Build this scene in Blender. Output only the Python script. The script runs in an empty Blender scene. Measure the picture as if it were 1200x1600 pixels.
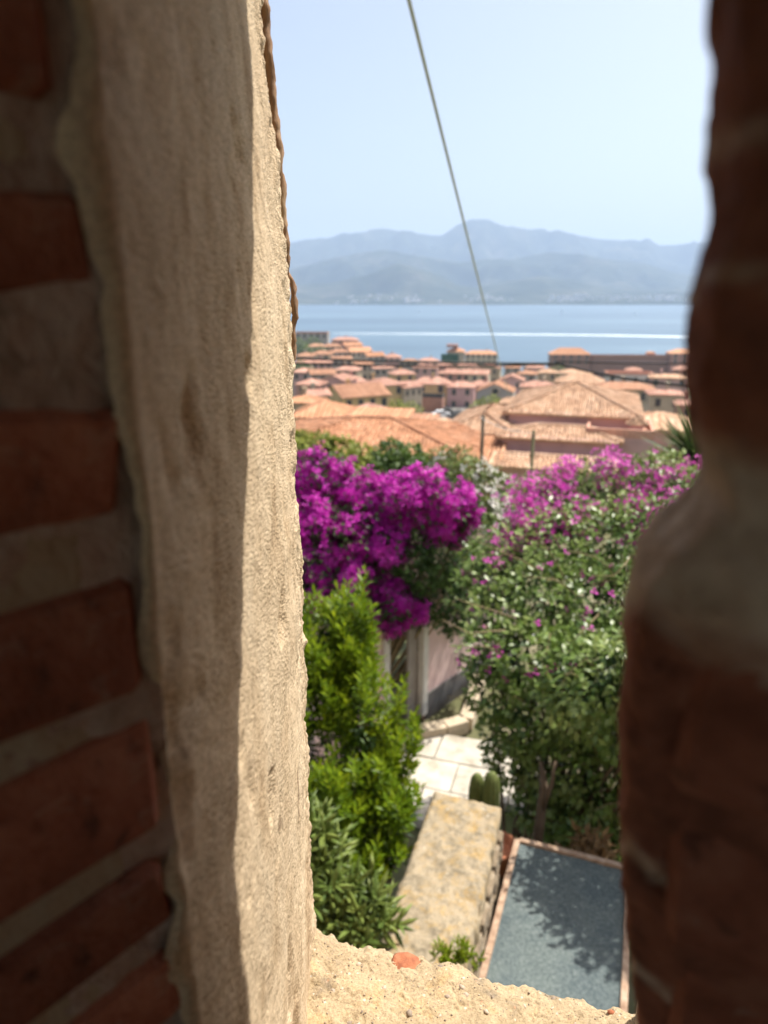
import bpy, math, random
import numpy as np
from mathutils import Vector, Matrix

R_ = math.radians
random.seed(7)
RNG = np.random.default_rng(11)
scene = bpy.context.scene
COL = scene.collection

# ------------------------------------------------------------------ camera, sky, sun, exposure
PITCH = R_(17.13)
F = 1109.0
CP, SP = math.cos(PITCH), math.sin(PITCH)
cam_data = bpy.data.cameras.new("camera")
cam = bpy.data.objects.new("camera", cam_data)
COL.objects.link(cam)
cam.location = (0, 0, 0)
cam.rotation_euler = (R_(90) - PITCH, 0, 0)
cam_data.sensor_fit = 'VERTICAL'
cam_data.sensor_height = 36.0
cam_data.lens = 36.0 * F / 1600.0
cam_data.clip_start = 0.01
cam_data.clip_end = 60000
cam_data.dof.use_dof = True
cam_data.dof.focus_distance = 0.63
cam_data.dof.aperture_fstop = 6.8
scene.camera = cam

SUN_AZ, SUN_EL = R_(54), R_(60)
world = bpy.data.worlds.new("World")
scene.world = world
world.use_nodes = True
wn = world.node_tree.nodes
sky = wn.new('ShaderNodeTexSky')
sky.sky_type = 'NISHITA'
sky.sun_disc = False
sky.sun_elevation = SUN_EL
sky.sun_rotation = SUN_AZ
sky.altitude = 50
sky.air_density = 1.0
sky.dust_density = 3.5
sky.ozone_density = 1.0
hsv = wn.new('ShaderNodeHueSaturation')
hsv.inputs['Saturation'].default_value = 0.74
world.node_tree.links.new(sky.outputs['Color'], hsv.inputs['Color'])
world.node_tree.links.new(hsv.outputs['Color'], wn['Background'].inputs['Color'])
wn['Background'].inputs['Strength'].default_value = 0.105

sun_l = bpy.data.lights.new("sun", 'SUN')
sun_l.energy = 4.9
sun_l.angle = R_(0.53)
sun_l.color = (1.0, 0.95, 0.86)
sun = bpy.data.objects.new("sun", sun_l)
COL.objects.link(sun)
sd = Vector((math.sin(SUN_AZ) * math.cos(SUN_EL), math.cos(SUN_AZ) * math.cos(SUN_EL), math.sin(SUN_EL)))
sun.rotation_euler = sd.to_track_quat('Z', 'Y').to_euler()
sun.location = (20, 20, 60)

vs = scene.view_settings
vs.view_transform = 'Standard'
vs.look = 'None'
vs.gamma = 1
vs.use_curve_mapping = False
vs.exposure = 0.78
scene.render.engine = 'CYCLES'
scene.cycles.use_denoising = True
scene.cycles.max_bounces = 8
scene.cycles.diffuse_bounces = 5
scene.cycles.transparent_max_bounces = 8
scene.cycles.volume_bounces = 1
scene.cycles.sample_clamp_indirect = 6

# ------------------------------------------------------------------ helpers
def ray(px, py):
    u, v = (px - 600) / F, (800 - py) / F
    return np.array((u, CP + v * SP, -SP + v * CP))
def at(px, py, Y):
    d = ray(px, py); return d * (Y / d[1])
def atz(px, py, z):
    d = ray(px, py); return d * (z / d[2])
def atx(px, py, x):
    d = ray(px, py); return d * (x / d[0])

def _hash(ix, iy, iz):
    h = (ix.astype(np.int64) * 374761393 + iy.astype(np.int64) * 668265263 + iz.astype(np.int64) * 2147483647) & 0xffffffff
    h = ((h ^ (h >> 13)) * 1274126177) & 0xffffffff
    h = ((h ^ (h >> 15)) * 2246822519) & 0xffffffff
    return ((h ^ (h >> 16)) & 0xffffff) / float(0xffffff)
def vnoise(p):
    p = np.asarray(p, float); i = np.floor(p).astype(np.int64); f = p - i
    f = f * f * (3 - 2 * f); r = 0
    for dx in (0, 1):
        wx = f[:, 0] if dx else 1 - f[:, 0]
        for dy in (0, 1):
            wy = f[:, 1] if dy else 1 - f[:, 1]
            for dz in (0, 1):
                wz = f[:, 2] if dz else 1 - f[:, 2]
                r = r + wx * wy * wz * _hash(i[:, 0] + dx, i[:, 1] + dy, i[:, 2] + dz)
    return r * 2 - 1
def fbm(p, oct=4, rough=.5):
    p = np.asarray(p, float); a, s, r = 1.0, 1.0, 0
    for k in range(oct):
        r = r + a * vnoise(p * s + 17.3 * k); a *= rough; s *= 2.03
    return r

WL = {}                                   # world location of parents
def wloc(o): return WL.get(o.name, np.zeros(3)) if o is not None else np.zeros(3)

def tag(o, label=None, cat=None, group=None, kind=None):
    if label: o['label'] = label
    if cat: o['category'] = cat
    if group: o['group'] = group
    if kind: o['kind'] = kind
    return o
def thing(name, loc, label, cat, group=None):
    o = bpy.data.objects.new(name, None); COL.objects.link(o)
    o.empty_display_size = .1
    o.location = [float(c) for c in loc]; WL[o.name] = np.array(loc, float)
    return tag(o, label, cat, group)

def link(name, me, parent=None, loc=None):
    o = bpy.data.objects.new(name, me); COL.objects.link(o)
    if parent is not None: o.parent = parent
    if loc is not None: o.location = [float(c) for c in loc]
    WL[o.name] = wloc(parent) + (np.array(loc, float) if loc is not None else 0)
    return o
def mesh_np(name, V, polys, mat, parent=None, smooth=False, rnd=None, kind=None):
    """V world coords; polys: array (n,k) or list"""
    me = bpy.data.meshes.new(name)
    V = np.asarray(V, float) - wloc(parent)
    if isinstance(polys, np.ndarray):
        n, k = polys.shape
        me.vertices.add(len(V)); me.vertices.foreach_set('co', V.astype(np.float32).ravel())
        me.loops.add(n * k); me.loops.foreach_set('vertex_index', polys.astype(np.int32).ravel())
        me.polygons.add(n)
        me.polygons.foreach_set('loop_start', np.arange(0, n * k, k, dtype=np.int32))
        me.polygons.foreach_set('loop_total', np.full(n, k, np.int32))
        me.update(calc_edges=True); me.validate()
    else:
        me.from_pydata(V.tolist(), [], polys); me.update()
    if smooth: me.polygons.foreach_set('use_smooth', np.ones(len(me.polygons), bool))
    if rnd is not None:
        a = me.attributes.new('rnd', 'FLOAT', 'POINT'); a.data.foreach_set('value', np.asarray(rnd, np.float32))
    me.materials.append(mat)
    o = link(name, me, parent)
    if kind: o['kind'] = kind
    return o

class MB:
    def __init__(s): s.v = []; s.f = []; s.r = []
    def add(s, V, Fc, r=.5):
        b = len(s.v); s.v += [tuple(map(float, p)) for p in V]; s.f += [tuple(b + i for i in f) for f in Fc]; s.r += [r] * len(V)
        return s
    def box(s, c, size, rz=0, r=.5, top=1.0, rx=0):
        hx, hy, hz = size[0] / 2, size[1] / 2, size[2] / 2
        V = [(-hx, -hy, -hz), (hx, -hy, -hz), (hx, hy, -hz), (-hx, hy, -hz), (-hx * top, -hy * top, hz), (hx * top, -hy * top, hz), (hx * top, hy * top, hz), (-hx * top, hy * top, hz)]
        ca, sa = math.cos(rz), math.sin(rz)
        V = [(c[0] + x * ca - y * sa, c[1] + x * sa + y * ca, c[2] + z) for x, y, z in V]
        return s.add(V, [(0, 3, 2, 1), (4, 5, 6, 7), (0, 1, 5, 4), (1, 2, 6, 5), (2, 3, 7, 6), (3, 0, 4, 7)], r)
    def prism(s, plan, z0, z1, r=.5):
        n = len(plan)
        V = [(x, y, z0) for x, y in plan] + [(x, y, z1) for x, y in plan]
        return s.add(V, [tuple(range(n))[::-1], tuple(range(n, 2 * n))] + [(i, (i + 1) % n, n + (i + 1) % n, n + i) for i in range(n)], r)
    def tube(s, pts, rad, n=6, r=.5):
        pts = [np.array(p, float) for p in pts]; m = len(pts)
        rads = rad if hasattr(rad, '__len__') else [rad] * m
        V = []
        for i, p in enumerate(pts):
            d = pts[min(i + 1, m - 1)] - pts[max(i - 1, 0)]; d = d / (np.linalg.norm(d) + 1e-9)
            a = np.cross(d, (0, 0, 1) if abs(d[2]) < .9 else (1, 0, 0)); a /= np.linalg.norm(a); b = np.cross(d, a)
            for k in range(n):
                t = 2 * math.pi * k / n; V.append(p + rads[i] * (a * math.cos(t) + b * math.sin(t)))
        Fc = [(i * n + k, i * n + (k + 1) % n, (i + 1) * n + (k + 1) % n, (i + 1) * n + k) for i in range(m - 1) for k in range(n)]
        Fc += [tuple(range(n))[::-1], tuple((m - 1) * n + k for k in range(n))]
        return s.add(V, Fc, r)
    def lathe(s, c, prof, n=20, ribs=0, amp=0, r=.5):
        V = []
        for rr, z in prof:
            for k in range(n):
                t = 2 * math.pi * k / n; q = rr * (1 + amp * math.cos(ribs * t)); V.append((c[0] + q * math.cos(t), c[1] + q * math.sin(t), c[2] + z))
        m = len(prof)
        Fc = [(i * n + k, i * n + (k + 1) % n, (i + 1) * n + (k + 1) % n, (i + 1) * n + k) for i in range(m - 1) for k in range(n)]
        Fc += [tuple(range(n))[::-1], tuple((m - 1) * n + k for k in range(n))]
        return s.add(V, Fc, r)
    def build(s, name, mat, parent=None, smooth=False, kind=None):
        o = mesh_np(name, np.array(s.v), s.f, mat, parent, smooth, s.r, kind)
        return o

def grid_faces(nr, nc):
    i = np.arange(nr - 1)[:, None] * nc + np.arange(nc - 1)[None, :]
    i = i.ravel()
    return np.stack([i, i + 1, i + nc + 1, i + nc], 1)

# ------------------------------------------------------------------ materials
def ramp(nt, stops, inp):
    r = nt.nodes.new('ShaderNodeValToRGB')
    cr = r.color_ramp
    while len(cr.elements) < len(stops): cr.elements.new(.5)
    for e, (p, c) in zip(cr.elements, stops):
        e.position = p; e.color = (*c, 1)
    nt.links.new(inp, r.inputs['Fac']); return r.outputs['Color']
def noise_n(nt, scale, detail=4, rough=.55, dist=0, stretch=None, coord='Object'):
    tc = nt.nodes.new('ShaderNodeTexCoord'); out = tc.outputs[coord]
    if stretch:
        mp = nt.nodes.new('ShaderNodeMapping'); mp.inputs['Scale'].default_value = stretch
        nt.links.new(out, mp.inputs['Vector']); out = mp.outputs['Vector']
    n = nt.nodes.new('ShaderNodeTexNoise'); n.inputs['Scale'].default_value = scale; n.inputs['Detail'].default_value = detail
    n.inputs['Roughness'].default_value = rough; n.inputs['Distortion'].default_value = dist
    nt.links.new(out, n.inputs['Vector']); return n.outputs['Fac']
def mixc(nt, a, b, fac, mode='MIX'):
    m = nt.nodes.new('ShaderNodeMix'); m.data_type = 'RGBA'; m.blend_type = mode
    for sock, val in ((m.inputs['Factor'], fac), (m.inputs['A'], a), (m.inputs['B'], b)):
        pass
    fs, as_, bs = m.inputs[0], m.inputs[6], m.inputs[7]
    for sk, val in ((fs, fac), (as_, a), (bs, b)):
        if isinstance(val, (int, float)): sk.default_value = val
        elif isinstance(val, tuple): sk.default_value = (*val, 1)
        else: nt.links.new(val, sk)
    return m.outputs[2]
def new_mat(name, rough=.85, spec=.3):
    m = bpy.data.materials.new(name); m.use_nodes = True
    b = m.node_tree.nodes['Principled BSDF']
    b.inputs['Roughness'].default_value = rough
    b.inputs['Specular IOR Level'].default_value = spec
    return m, m.node_tree, b
def bump(nt, b, h, strength, dist):
    bp = nt.nodes.new('ShaderNodeBump'); bp.inputs['Strength'].default_value = strength; bp.inputs['Distance'].default_value = dist
    nt.links.new(h, bp.inputs['Height'])
    nb = b.inputs['Normal']
    if nb.is_linked: nt.links.new(nb.links[0].from_socket, bp.inputs['Normal'])
    nt.links.new(bp.outputs['Normal'], nb)
def rough_mat(name, cols, scale, rough=.9, spec=.2, bumps=(), stretch=None, rnd=0.0, coord='Object'):
    m, nt, b = new_mat(name, rough, spec)
    n = noise_n(nt, scale, 6, .6, .3, stretch, coord)
    k = len(cols)
    c = ramp(nt, [(.3 + .4 * i / max(1, k - 1), cc) for i, cc in enumerate(cols)], n)
    if rnd:
        at_ = nt.nodes.new('ShaderNodeAttribute'); at_.attribute_name = 'rnd'
        v = ramp(nt, [(0, (1 - rnd,) * 3), (1, (1 + rnd * .6,) * 3)], at_.outputs['Fac'])
        c = mixc(nt, c, v, 1.0, 'MULTIPLY')
    nt.links.new(c, b.inputs['Base Color'])
    for sc, st, di in bumps: bump(nt, b, noise_n(nt, sc, 5, .6, 0, stretch, coord), st, di)
    return m
def leaf_mat(name, cols, rough=.45, trans=.35, tcol=None, spec=.5):
    m, nt, b = new_mat(name, rough, spec)
    a = nt.nodes.new('ShaderNodeAttribute'); a.attribute_name = 'rnd'
    k = len(cols)
    c = ramp(nt, [(i / max(1, k - 1), cc) for i, cc in enumerate(cols)], a.outputs['Fac'])
    nt.links.new(c, b.inputs['Base Color'])
    tr = nt.nodes.new('ShaderNodeBsdfTranslucent')
    if tcol: nt.links.new(mixc(nt, c, tcol, 1.0, 'MULTIPLY'), tr.inputs['Color'])
    else: nt.links.new(c, tr.inputs['Color'])
    mx = nt.nodes.new('ShaderNodeMixShader'); mx.inputs[0].default_value = trans
    nt.links.new(b.outputs[0], mx.inputs[1]); nt.links.new(tr.outputs[0], mx.inputs[2])
    nt.links.new(mx.outputs[0], nt.nodes['Material Output'].inputs['Surface'])
    return m

M = {}
# plaster of the jamb: warm beige, vertical streaks, grain
def make_plaster():
    m, nt, b = new_mat('jamb_plaster', .95, .1)
    st = noise_n(nt, 22, 6, .62, .6, (1, .9, .45))
    c = ramp(nt, [(.28, (.44, .32, .20)), (.42, (.60, .47, .32)), (.58, (.67, .54, .38)), (.78, (.72, .60, .44))], st)
    c = mixc(nt, c, (.36, .24, .14), ramp(nt, [(.55, (0, 0, 0)), (.72, (.75, .75, .75))], noise_n(nt, 8, 5, .65, 1.2, (1, .8, .4))))
    c = mixc(nt, c, (.22, .15, .10), ramp(nt, [(.66, (0, 0, 0)), (.74, (.8, .8, .8))], noise_n(nt, 40, 3, .55, .8, (1, .5, .35))))
    gr = noise_n(nt, 620, 3, .6, 0, (1, .45, 1))
    c = mixc(nt, c, ramp(nt, [(.3, (.74, .71, .67)), (.7, (1.16, 1.14, 1.11))], gr), 1.0, 'MULTIPLY')
    nt.links.new(c, b.inputs['Base Color'])
    hm = nt.nodes.new('ShaderNodeMath'); hm.operation = 'MULTIPLY'
    nt.links.new(noise_n(nt, 560, 4, .6, 0, (1, .45, 1)), hm.inputs[0])
    nt.links.new(ramp(nt, [(.32, (.25, .25, .25)), (.6, (1.3, 1.3, 1.3))], noise_n(nt, 16, 4, .6, .8, (1, .5, .5))), hm.inputs[1])
    bump(nt, b, hm.outputs[0], 1.0, .0024)
    bump(nt, b, noise_n(nt, 110, 5, .6, .3, (1, .6, .8)), .4, .003)
    return m
M['plaster'] = make_plaster()
def make_sill():
    m, nt, b = new_mat('sill_stone', .95, .1)
    n1 = noise_n(nt, 22, 6, .62, .6)
    c = ramp(nt, [(.30, (.22, .175, .125)), (.42, (.36, .275, .17)), (.55, (.44, .34, .215)), (.70, (.43, .295, .145))], n1)
    gr = noise_n(nt, 420, 4, .7)
    c = mixc(nt, c, ramp(nt, [(.28, (.55, .52, .48)), (.5, (1, 1, 1)), (.75, (1.25, 1.22, 1.16))], gr), 1.0, 'MULTIPLY')
    vo = nt.nodes.new('ShaderNodeTexVoronoi'); vo.inputs['Scale'].default_value = 130
    tc = nt.nodes.new('ShaderNodeTexCoord'); nt.links.new(tc.outputs['Object'], vo.inputs['Vector'])
    sp = ramp(nt, [(.10, (.8, .8, .8)), (.2, (0, 0, 0))], vo.outputs['Distance'])
    c = mixc(nt, c, ramp(nt, [(0, (.25, .18, .14)), (.4, (.55, .28, .16)), (.7, (.66, .6, .5)), (1, (.3, .27, .24))], vo.outputs['Color']), sp)
    nt.links.new(c, b.inputs['Base Color'])
    bump(nt, b, noise_n(nt, 520, 4, .7), .8, .0016)
    bump(nt, b, noise_n(nt, 70, 5, .65, .4), .45, .004)
    return m
M['sill'] = make_sill()
M['flake'] = rough_mat('flaking_render', [(.16, .09, .055), (.30, .18, .10), (.45, .32, .19)], 60, bumps=[(300, .6, .002)], stretch=(1, 1, .3))
def make_brick():
    m, nt, b = new_mat('old_brick', .92, .15)
    c = ramp(nt, [(.3, (.20, .072, .045)), (.5, (.33, .125, .08)), (.7, (.44, .20, .135))], noise_n(nt, 34, 6, .65, .4))
    c = mixc(nt, c, (.10, .045, .035), ramp(nt, [(.58, (0, 0, 0)), (.70, (.8, .8, .8))], noise_n(nt, 75, 3, .6, .5)))
    c = mixc(nt, c, (.50, .40, .32), ramp(nt, [(.60, (0, 0, 0)), (.74, (.6, .6, .6))], noise_n(nt, 48, 5, .65, .8)))
    a = nt.nodes.new('ShaderNodeAttribute'); a.attribute_name = 'rnd'
    c = mixc(nt, c, ramp(nt, [(0, (.75, .72, .72)), (1, (1.2, 1.16, 1.12))], a.outputs['Fac']), 1.0, 'MULTIPLY')
    nt.links.new(c, b.inputs['Base Color'])
    bump(nt, b, noise_n(nt, 90, 5, .65), .7, .005); bump(nt, b, noise_n(nt, 420, 3, .6), .5, .001)
    return m
M['brick'] = make_brick()
def make_mortar():
    m, nt, b = new_mat('old_mortar', .95, .1)
    c = ramp(nt, [(.3, (.28, .19, .145)), (.48, (.46, .34, .275)), (.62, (.56, .44, .36)), (.75, (.47, .40, .36))], noise_n(nt, 26, 6, .68, .5))
    c = mixc(nt, c, (.16, .10, .075), ramp(nt, [(.56, (0, 0, 0)), (.70, (.8, .8, .8))], noise_n(nt, 38, 4, .6, 1.0)))
    c = mixc(nt, c, (.34, .13, .08), ramp(nt, [(.62, (0, 0, 0)), (.72, (.6, .6, .6))], noise_n(nt, 19, 4, .6, .6)))
    nt.links.new(c, b.inputs['Base Color'])
    bump(nt, b, noise_n(nt, 60, 5, .65), .8, .006); bump(nt, b, noise_n(nt, 350, 3, .6), .6, .0015)
    return m
M['mortar'] = make_mortar()
def make_worn():
    m, nt, b = new_mat('worn_brick_face', .95, .1)
    c = ramp(nt, [(.3, (.13, .052, .036)), (.5, (.24, .092, .06)), (.7, (.34, .15, .10))], noise_n(nt, 40, 6, .65, .6))
    c2 = ramp(nt, [(.3, (.36, .26, .19)), (.5, (.56, .45, .35)), (.7, (.66, .57, .48))], noise_n(nt, 45, 5, .65, .5))
    a = nt.nodes.new('ShaderNodeAttribute'); a.attribute_name = 'rnd'
    c = mixc(nt, c, c2, a.outputs['Fac'])
    nt.links.new(c, b.inputs['Base Color'])
    bump(nt, b, noise_n(nt, 90, 5, .65), .8, .006); return m
M['worn'] = make_worn()
M['masonry'] = rough_mat('masonry', [(.30, .22, .15), (.42, .32, .22), (.46, .38, .28)], 3, bumps=[(14, .7, .02)])
M['room'] = rough_mat('room_masonry', [(.34, .22, .15), (.46, .32, .23)], 4, bumps=[(20, .6, .02)])
M['pebble'] = rough_mat('pebble', [(.30, .22, .16), (.5, .42, .33)], 200, rnd=.5, bumps=[(600, .4, .001)])
M['shard'] = rough_mat('brick_shard', [(.24, .085, .05), (.36, .13, .065), (.42, .19, .10)], 90, bumps=[(300, .7, .002)])

def bougain(name, cols): return leaf_mat(name, cols, .5, .42, spec=.25)
M['magenta'] = bougain('magenta_bracts', [(.34, .008, .24), (.62, .022, .47), (.82, .10, .68)])
M['pinkbract'] = bougain('pink_bracts', [(.58, .03, .38), (.74, .09, .54), (.80, .20, .58)])
M['leaf_b'] = leaf_mat('bougainvillea_leaf', [(.045, .095, .016), (.14, .215, .040), (.33, .39, .13)], .36, .30, spec=.45)
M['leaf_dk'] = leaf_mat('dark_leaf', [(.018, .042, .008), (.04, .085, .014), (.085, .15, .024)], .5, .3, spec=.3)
M['leaf_p'] = leaf_mat('bright_shrub_leaf', [(.045, .090, .006), (.14, .225, .008), (.31, .375, .014)], .40, .40, spec=.35)
M['leaf_s'] = leaf_mat('succulent_leaf', [(.06, .105, .022), (.12, .17, .035), (.21, .25, .06)], .42, .12, spec=.35)
M['leaf_o'] = leaf_mat('oleander_leaf', [(.09, .13, .03), (.16, .21, .05), (.24, .28, .08)], .5, .3, spec=.3)
M['leaf_t'] = leaf_mat('tree_leaf', [(.04, .08, .015), (.09, .15, .025), (.16, .22, .04)], .5, .3)
M['leaf_y'] = leaf_mat('yellow_green_leaf', [(.13, .16, .025), (.22, .25, .04), (.32, .33, .06)], .55, .3, spec=.25)
M['petal_w'] = leaf_mat('white_petal', [(.55, .5, .45), (.72, .66, .6), (.8, .76, .72)], .6, .35)
M['blade'] = leaf_mat('palm_blade', [(.03, .06, .018), (.07, .11, .03), (.15, .19, .06)], .5, .25, spec=.3)
M['dry'] = leaf_mat('dry_leaf', [(.16, .09, .04), (.28, .17, .08), (.35, .24, .13)], .7, .2, spec=.1)
M['twig'] = rough_mat('twig', [(.18, .13, .07), (.34, .27, .15)], 20, .8)
M['bark'] = rough_mat('bark', [(.09, .06, .04), (.18, .13, .09)], 15, bumps=[(40, .6, .01)])
M['cactus'] = rough_mat('cactus_skin', [(.09, .12, .035), (.16, .18, .06)], 30, .6)
M['terracotta'] = rough_mat('terracotta', [(.42, .15, .08), (.52, .22, .12)], 15, .8)
M['soil'] = rough_mat('soil', [(.07, .05, .035), (.14, .10, .07), (.2, .15, .1)], 2.0, bumps=[(8, .8, .05)])
def make_ground():
    m, nt, b = new_mat('ground', .95, .1)
    n = noise_n(nt, .35, 6, .65)
    c = ramp(nt, [(.3, (.05, .07, .02)), (.5, (.12, .12, .06)), (.7, (.26, .21, .15))], n)
    nt.links.new(c, b.inputs['Base Color']); return m
M['ground'] = make_ground()
M['paving'] = rough_mat('pale_paving', [(.36, .31, .24), (.54, .49, .41), (.62, .58, .50)], 4, bumps=[(25, .5, .012)], rnd=.15)
M['kerbstone'] = rough_mat('kerb_stone', [(.42, .34, .24), (.58, .48, .35)], 8, bumps=[(30, .5, .01)])
def make_coping():
    m, nt, b = new_mat('coping_concrete', .95, .1)
    n1 = noise_n(nt, 16, 7, .7, .4)
    c = ramp(nt, [(.3, (.15, .125, .09)), (.44, (.27, .225, .16)), (.58, (.38, .31, .215)), (.75, (.30, .245, .175))], n1)
    n2 = noise_n(nt, 15, 5, .68, .6)
    c = mixc(nt, c, (.42, .27, .09), ramp(nt, [(.50, (0, 0, 0)), (.66, (.6, .6, .6))], n2))
    n3 = noise_n(nt, 17, 3, .6, .3)
    c = mixc(nt, c, (.56, .52, .44), ramp(nt, [(.66, (0, 0, 0)), (.72, (.8, .8, .8))], n3))
    gr = noise_n(nt, 130, 3, .7)
    c = mixc(nt, c, ramp(nt, [(.3, (.7, .69, .66)), (.7, (1.15, 1.14, 1.12))], gr), 1.0, 'MULTIPLY')
    nt.links.new(c, b.inputs['Base Color'])
    bump(nt, b, noise_n(nt, 60, 5, .7), .7, .008)
    return m
M['coping'] = make_coping()
M['rubble'] = rough_mat('rubble_wall', [(.13, .10, .07), (.26, .20, .135), (.40, .35, .28)], 7, bumps=[(18, .9, .03)])
def make_felt():
    m, nt, b = new_mat('blue_grey_felt', .9, .2)
    n = noise_n(nt, 60, 4, .75)
    c = ramp(nt, [(.3, (.06, .082, .085)), (.5, (.105, .13, .13)), (.7, (.19, .215, .21))], n)
    n2 = noise_n(nt, 5, 4, .6)
    c = mixc(nt, c, ramp(nt, [(.35, (.8, .82, .85)), (.65, (1.1, 1.08, 1.05))], n2), 1.0, 'MULTIPLY')
    nt.links.new(c, b.inputs['Base Color'])
    bump(nt, b, n, .6, .003); return m
M['felt'] = make_felt()
M['timber'] = rough_mat('weathered_timber', [(.24, .15, .10), (.38, .26, .18), (.48, .36, .27)], 20, bumps=[(60, .4, .003)], stretch=(1, 1, 1))
M['dark_timber'] = rough_mat('dark_timber', [(.06, .04, .03), (.12, .085, .06)], 14, bumps=[(40, .5, .005)])
M['pink_wall'] = rough_mat('pink_render', [(.64, .44, .42), (.72, .52, .49), (.75, .57, .54)], 3, bumps=[(40, .3, .004)])
M['stain'] = rough_mat('damp_plinth', [(.12, .11, .105), (.2, .19, .18)], 5)
M['white_trim'] = rough_mat('painted_trim', [(.6, .56, .5), (.72, .69, .63)], 8)
M['grey_door'] = rough_mat('grey_door', [(.3, .26, .23), (.38, .34, .3)], 6)
M['dark'] = rough_mat('interior_shade', [(.012, .011, .010), (.02, .018, .016)], 3)  # near-black colour standing in for the unlit inside of the doorway
M['metal'] = rough_mat('galvanised_cable', [(.44, .49, .44), (.56, .60, .55)], 8, .5, .4)
M['wire'] = rough_mat('black_wire', [(.02, .02, .02), (.035, .033, .03)], 8, .6)
M['white_wire'] = rough_mat('white_wire', [(.6, .6, .58), (.7, .7, .68)], 8, .6)
M['pole'] = rough_mat('dark_pole', [(.05, .045, .035), (.10, .085, .06)], 6)
M['pole_g'] = rough_mat('olive_pole', [(.10, .095, .05), (.16, .15, .08)], 6)
M['tar'] = rough_mat('asphalt', [(.05, .05, .05), (.09, .088, .085)], 1)
M['piazza'] = rough_mat('piazza_paving', [(.17, .155, .14), (.26, .24, .215)], 1)
M['glass'] = rough_mat('window_dark', [(.035, .04, .045), (.06, .065, .07)], 2, .25, .5)
M['net'] = rough_mat('green_netting', [(.03, .09, .05), (.05, .13, .075)], .5)
M['boat'] = rough_mat('white_boat', [(.75, .75, .75), (.82, .82, .82)], 1, .4)
M['foam'] = rough_mat('foam', [(.42, .50, .56), (.62, .68, .72)], .05, .9)

def roof_mat(name, cols, tile=True, wave=11.0):
    m, nt, b = new_mat(name, .9, .15)
    n = noise_n(nt, .9, 6, .7)
    c = ramp(nt, [(.3, cols[0]), (.5, cols[1]), (.7, cols[2])], n)
    n2 = noise_n(nt, 6, 3, .7)
    c = mixc(nt, c, ramp(nt, [(.3, (.72, .72, .72)), (.7, (1.2, 1.17, 1.14))], n2), 1.0, 'MULTIPLY')
    a = nt.nodes.new('ShaderNodeAttribute'); a.attribute_name = 'rnd'
    v = ramp(nt, [(0, (.58, .58, .60)), (.5, (1, 1, 1)), (1, (1.3, 1.42, 1.5))], a.outputs['Fac'])
    c = mixc(nt, c, v, .85, 'MULTIPLY')
    nt.links.new(c, b.inputs['Base Color'])
    return m
M['roof_o'] = roof_mat('orange_tiles', [(.42, .19, .10), (.54, .27, .15), (.60, .34, .21)])
M['roof_r'] = roof_mat('red_tiles', [(.42, .205, .15), (.52, .285, .21), (.57, .36, .275)])
M['roof_t'] = roof_mat('tan_tiles', [(.42, .24, .145), (.56, .35, .225), (.64, .45, .32)])
M['roof_b'] = roof_mat('brown_tiles', [(.32, .16, .10), (.44, .23, .14), (.50, .29, .19)])
M['terrace'] = roof_mat('salmon_terrace', [(.52, .27, .19), (.6, .33, .24), (.64, .38, .28)])
def wall_mat(name, c): return rough_mat(name, [tuple(x * .82 for x in c), c, tuple(min(.8, x * 1.1) for x in c)], .6, .95, .1, rnd=.1)
W = {'ochre': (.60, .43, .22), 'cream': (.64, .54, .40), 'pink': (.60, .39, .36), 'rose': (.50, .27, .22), 'grey': (.38, .34, .30),
     'tan': (.46, .36, .25), 'beige': (.52, .43, .32), 'white': (.68, .64, .58), 'brick': (.36, .20, .15), 'green': (.36, .36, .28), 'stone': (.40, .37, .34)}
for k, c in W.items(): M['w_' + k] = wall_mat('wall_' + k, c)

def make_sea():
    m, nt, b = new_mat('sea_water', .32, .5)
    n = noise_n(nt, .004, 4, .6, 0, (.35, 1, 1))
    nt.links.new(ramp(nt, [(.36, (.04, .085, .125)), (.52, (.065, .12, .165)), (.64, (.10, .165, .21))], n), b.inputs['Base Color'])
    bump(nt, b, noise_n(nt, .12, 4, .6), .5, .9)
    return m
M['sea'] = make_sea()
def make_hill():
    m, nt, b = new_mat('hill_scrub', .95, .1)
    n = noise_n(nt, .0035, 7, .65)
    nt.links.new(ramp(nt, [(.35, (.018, .028, .016)), (.5, (.035, .045, .026)), (.62, (.065, .068, .045)), (.74, (.16, .14, .11))], n), b.inputs['Base Color'])
    return m
M['hill'] = make_hill()

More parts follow.
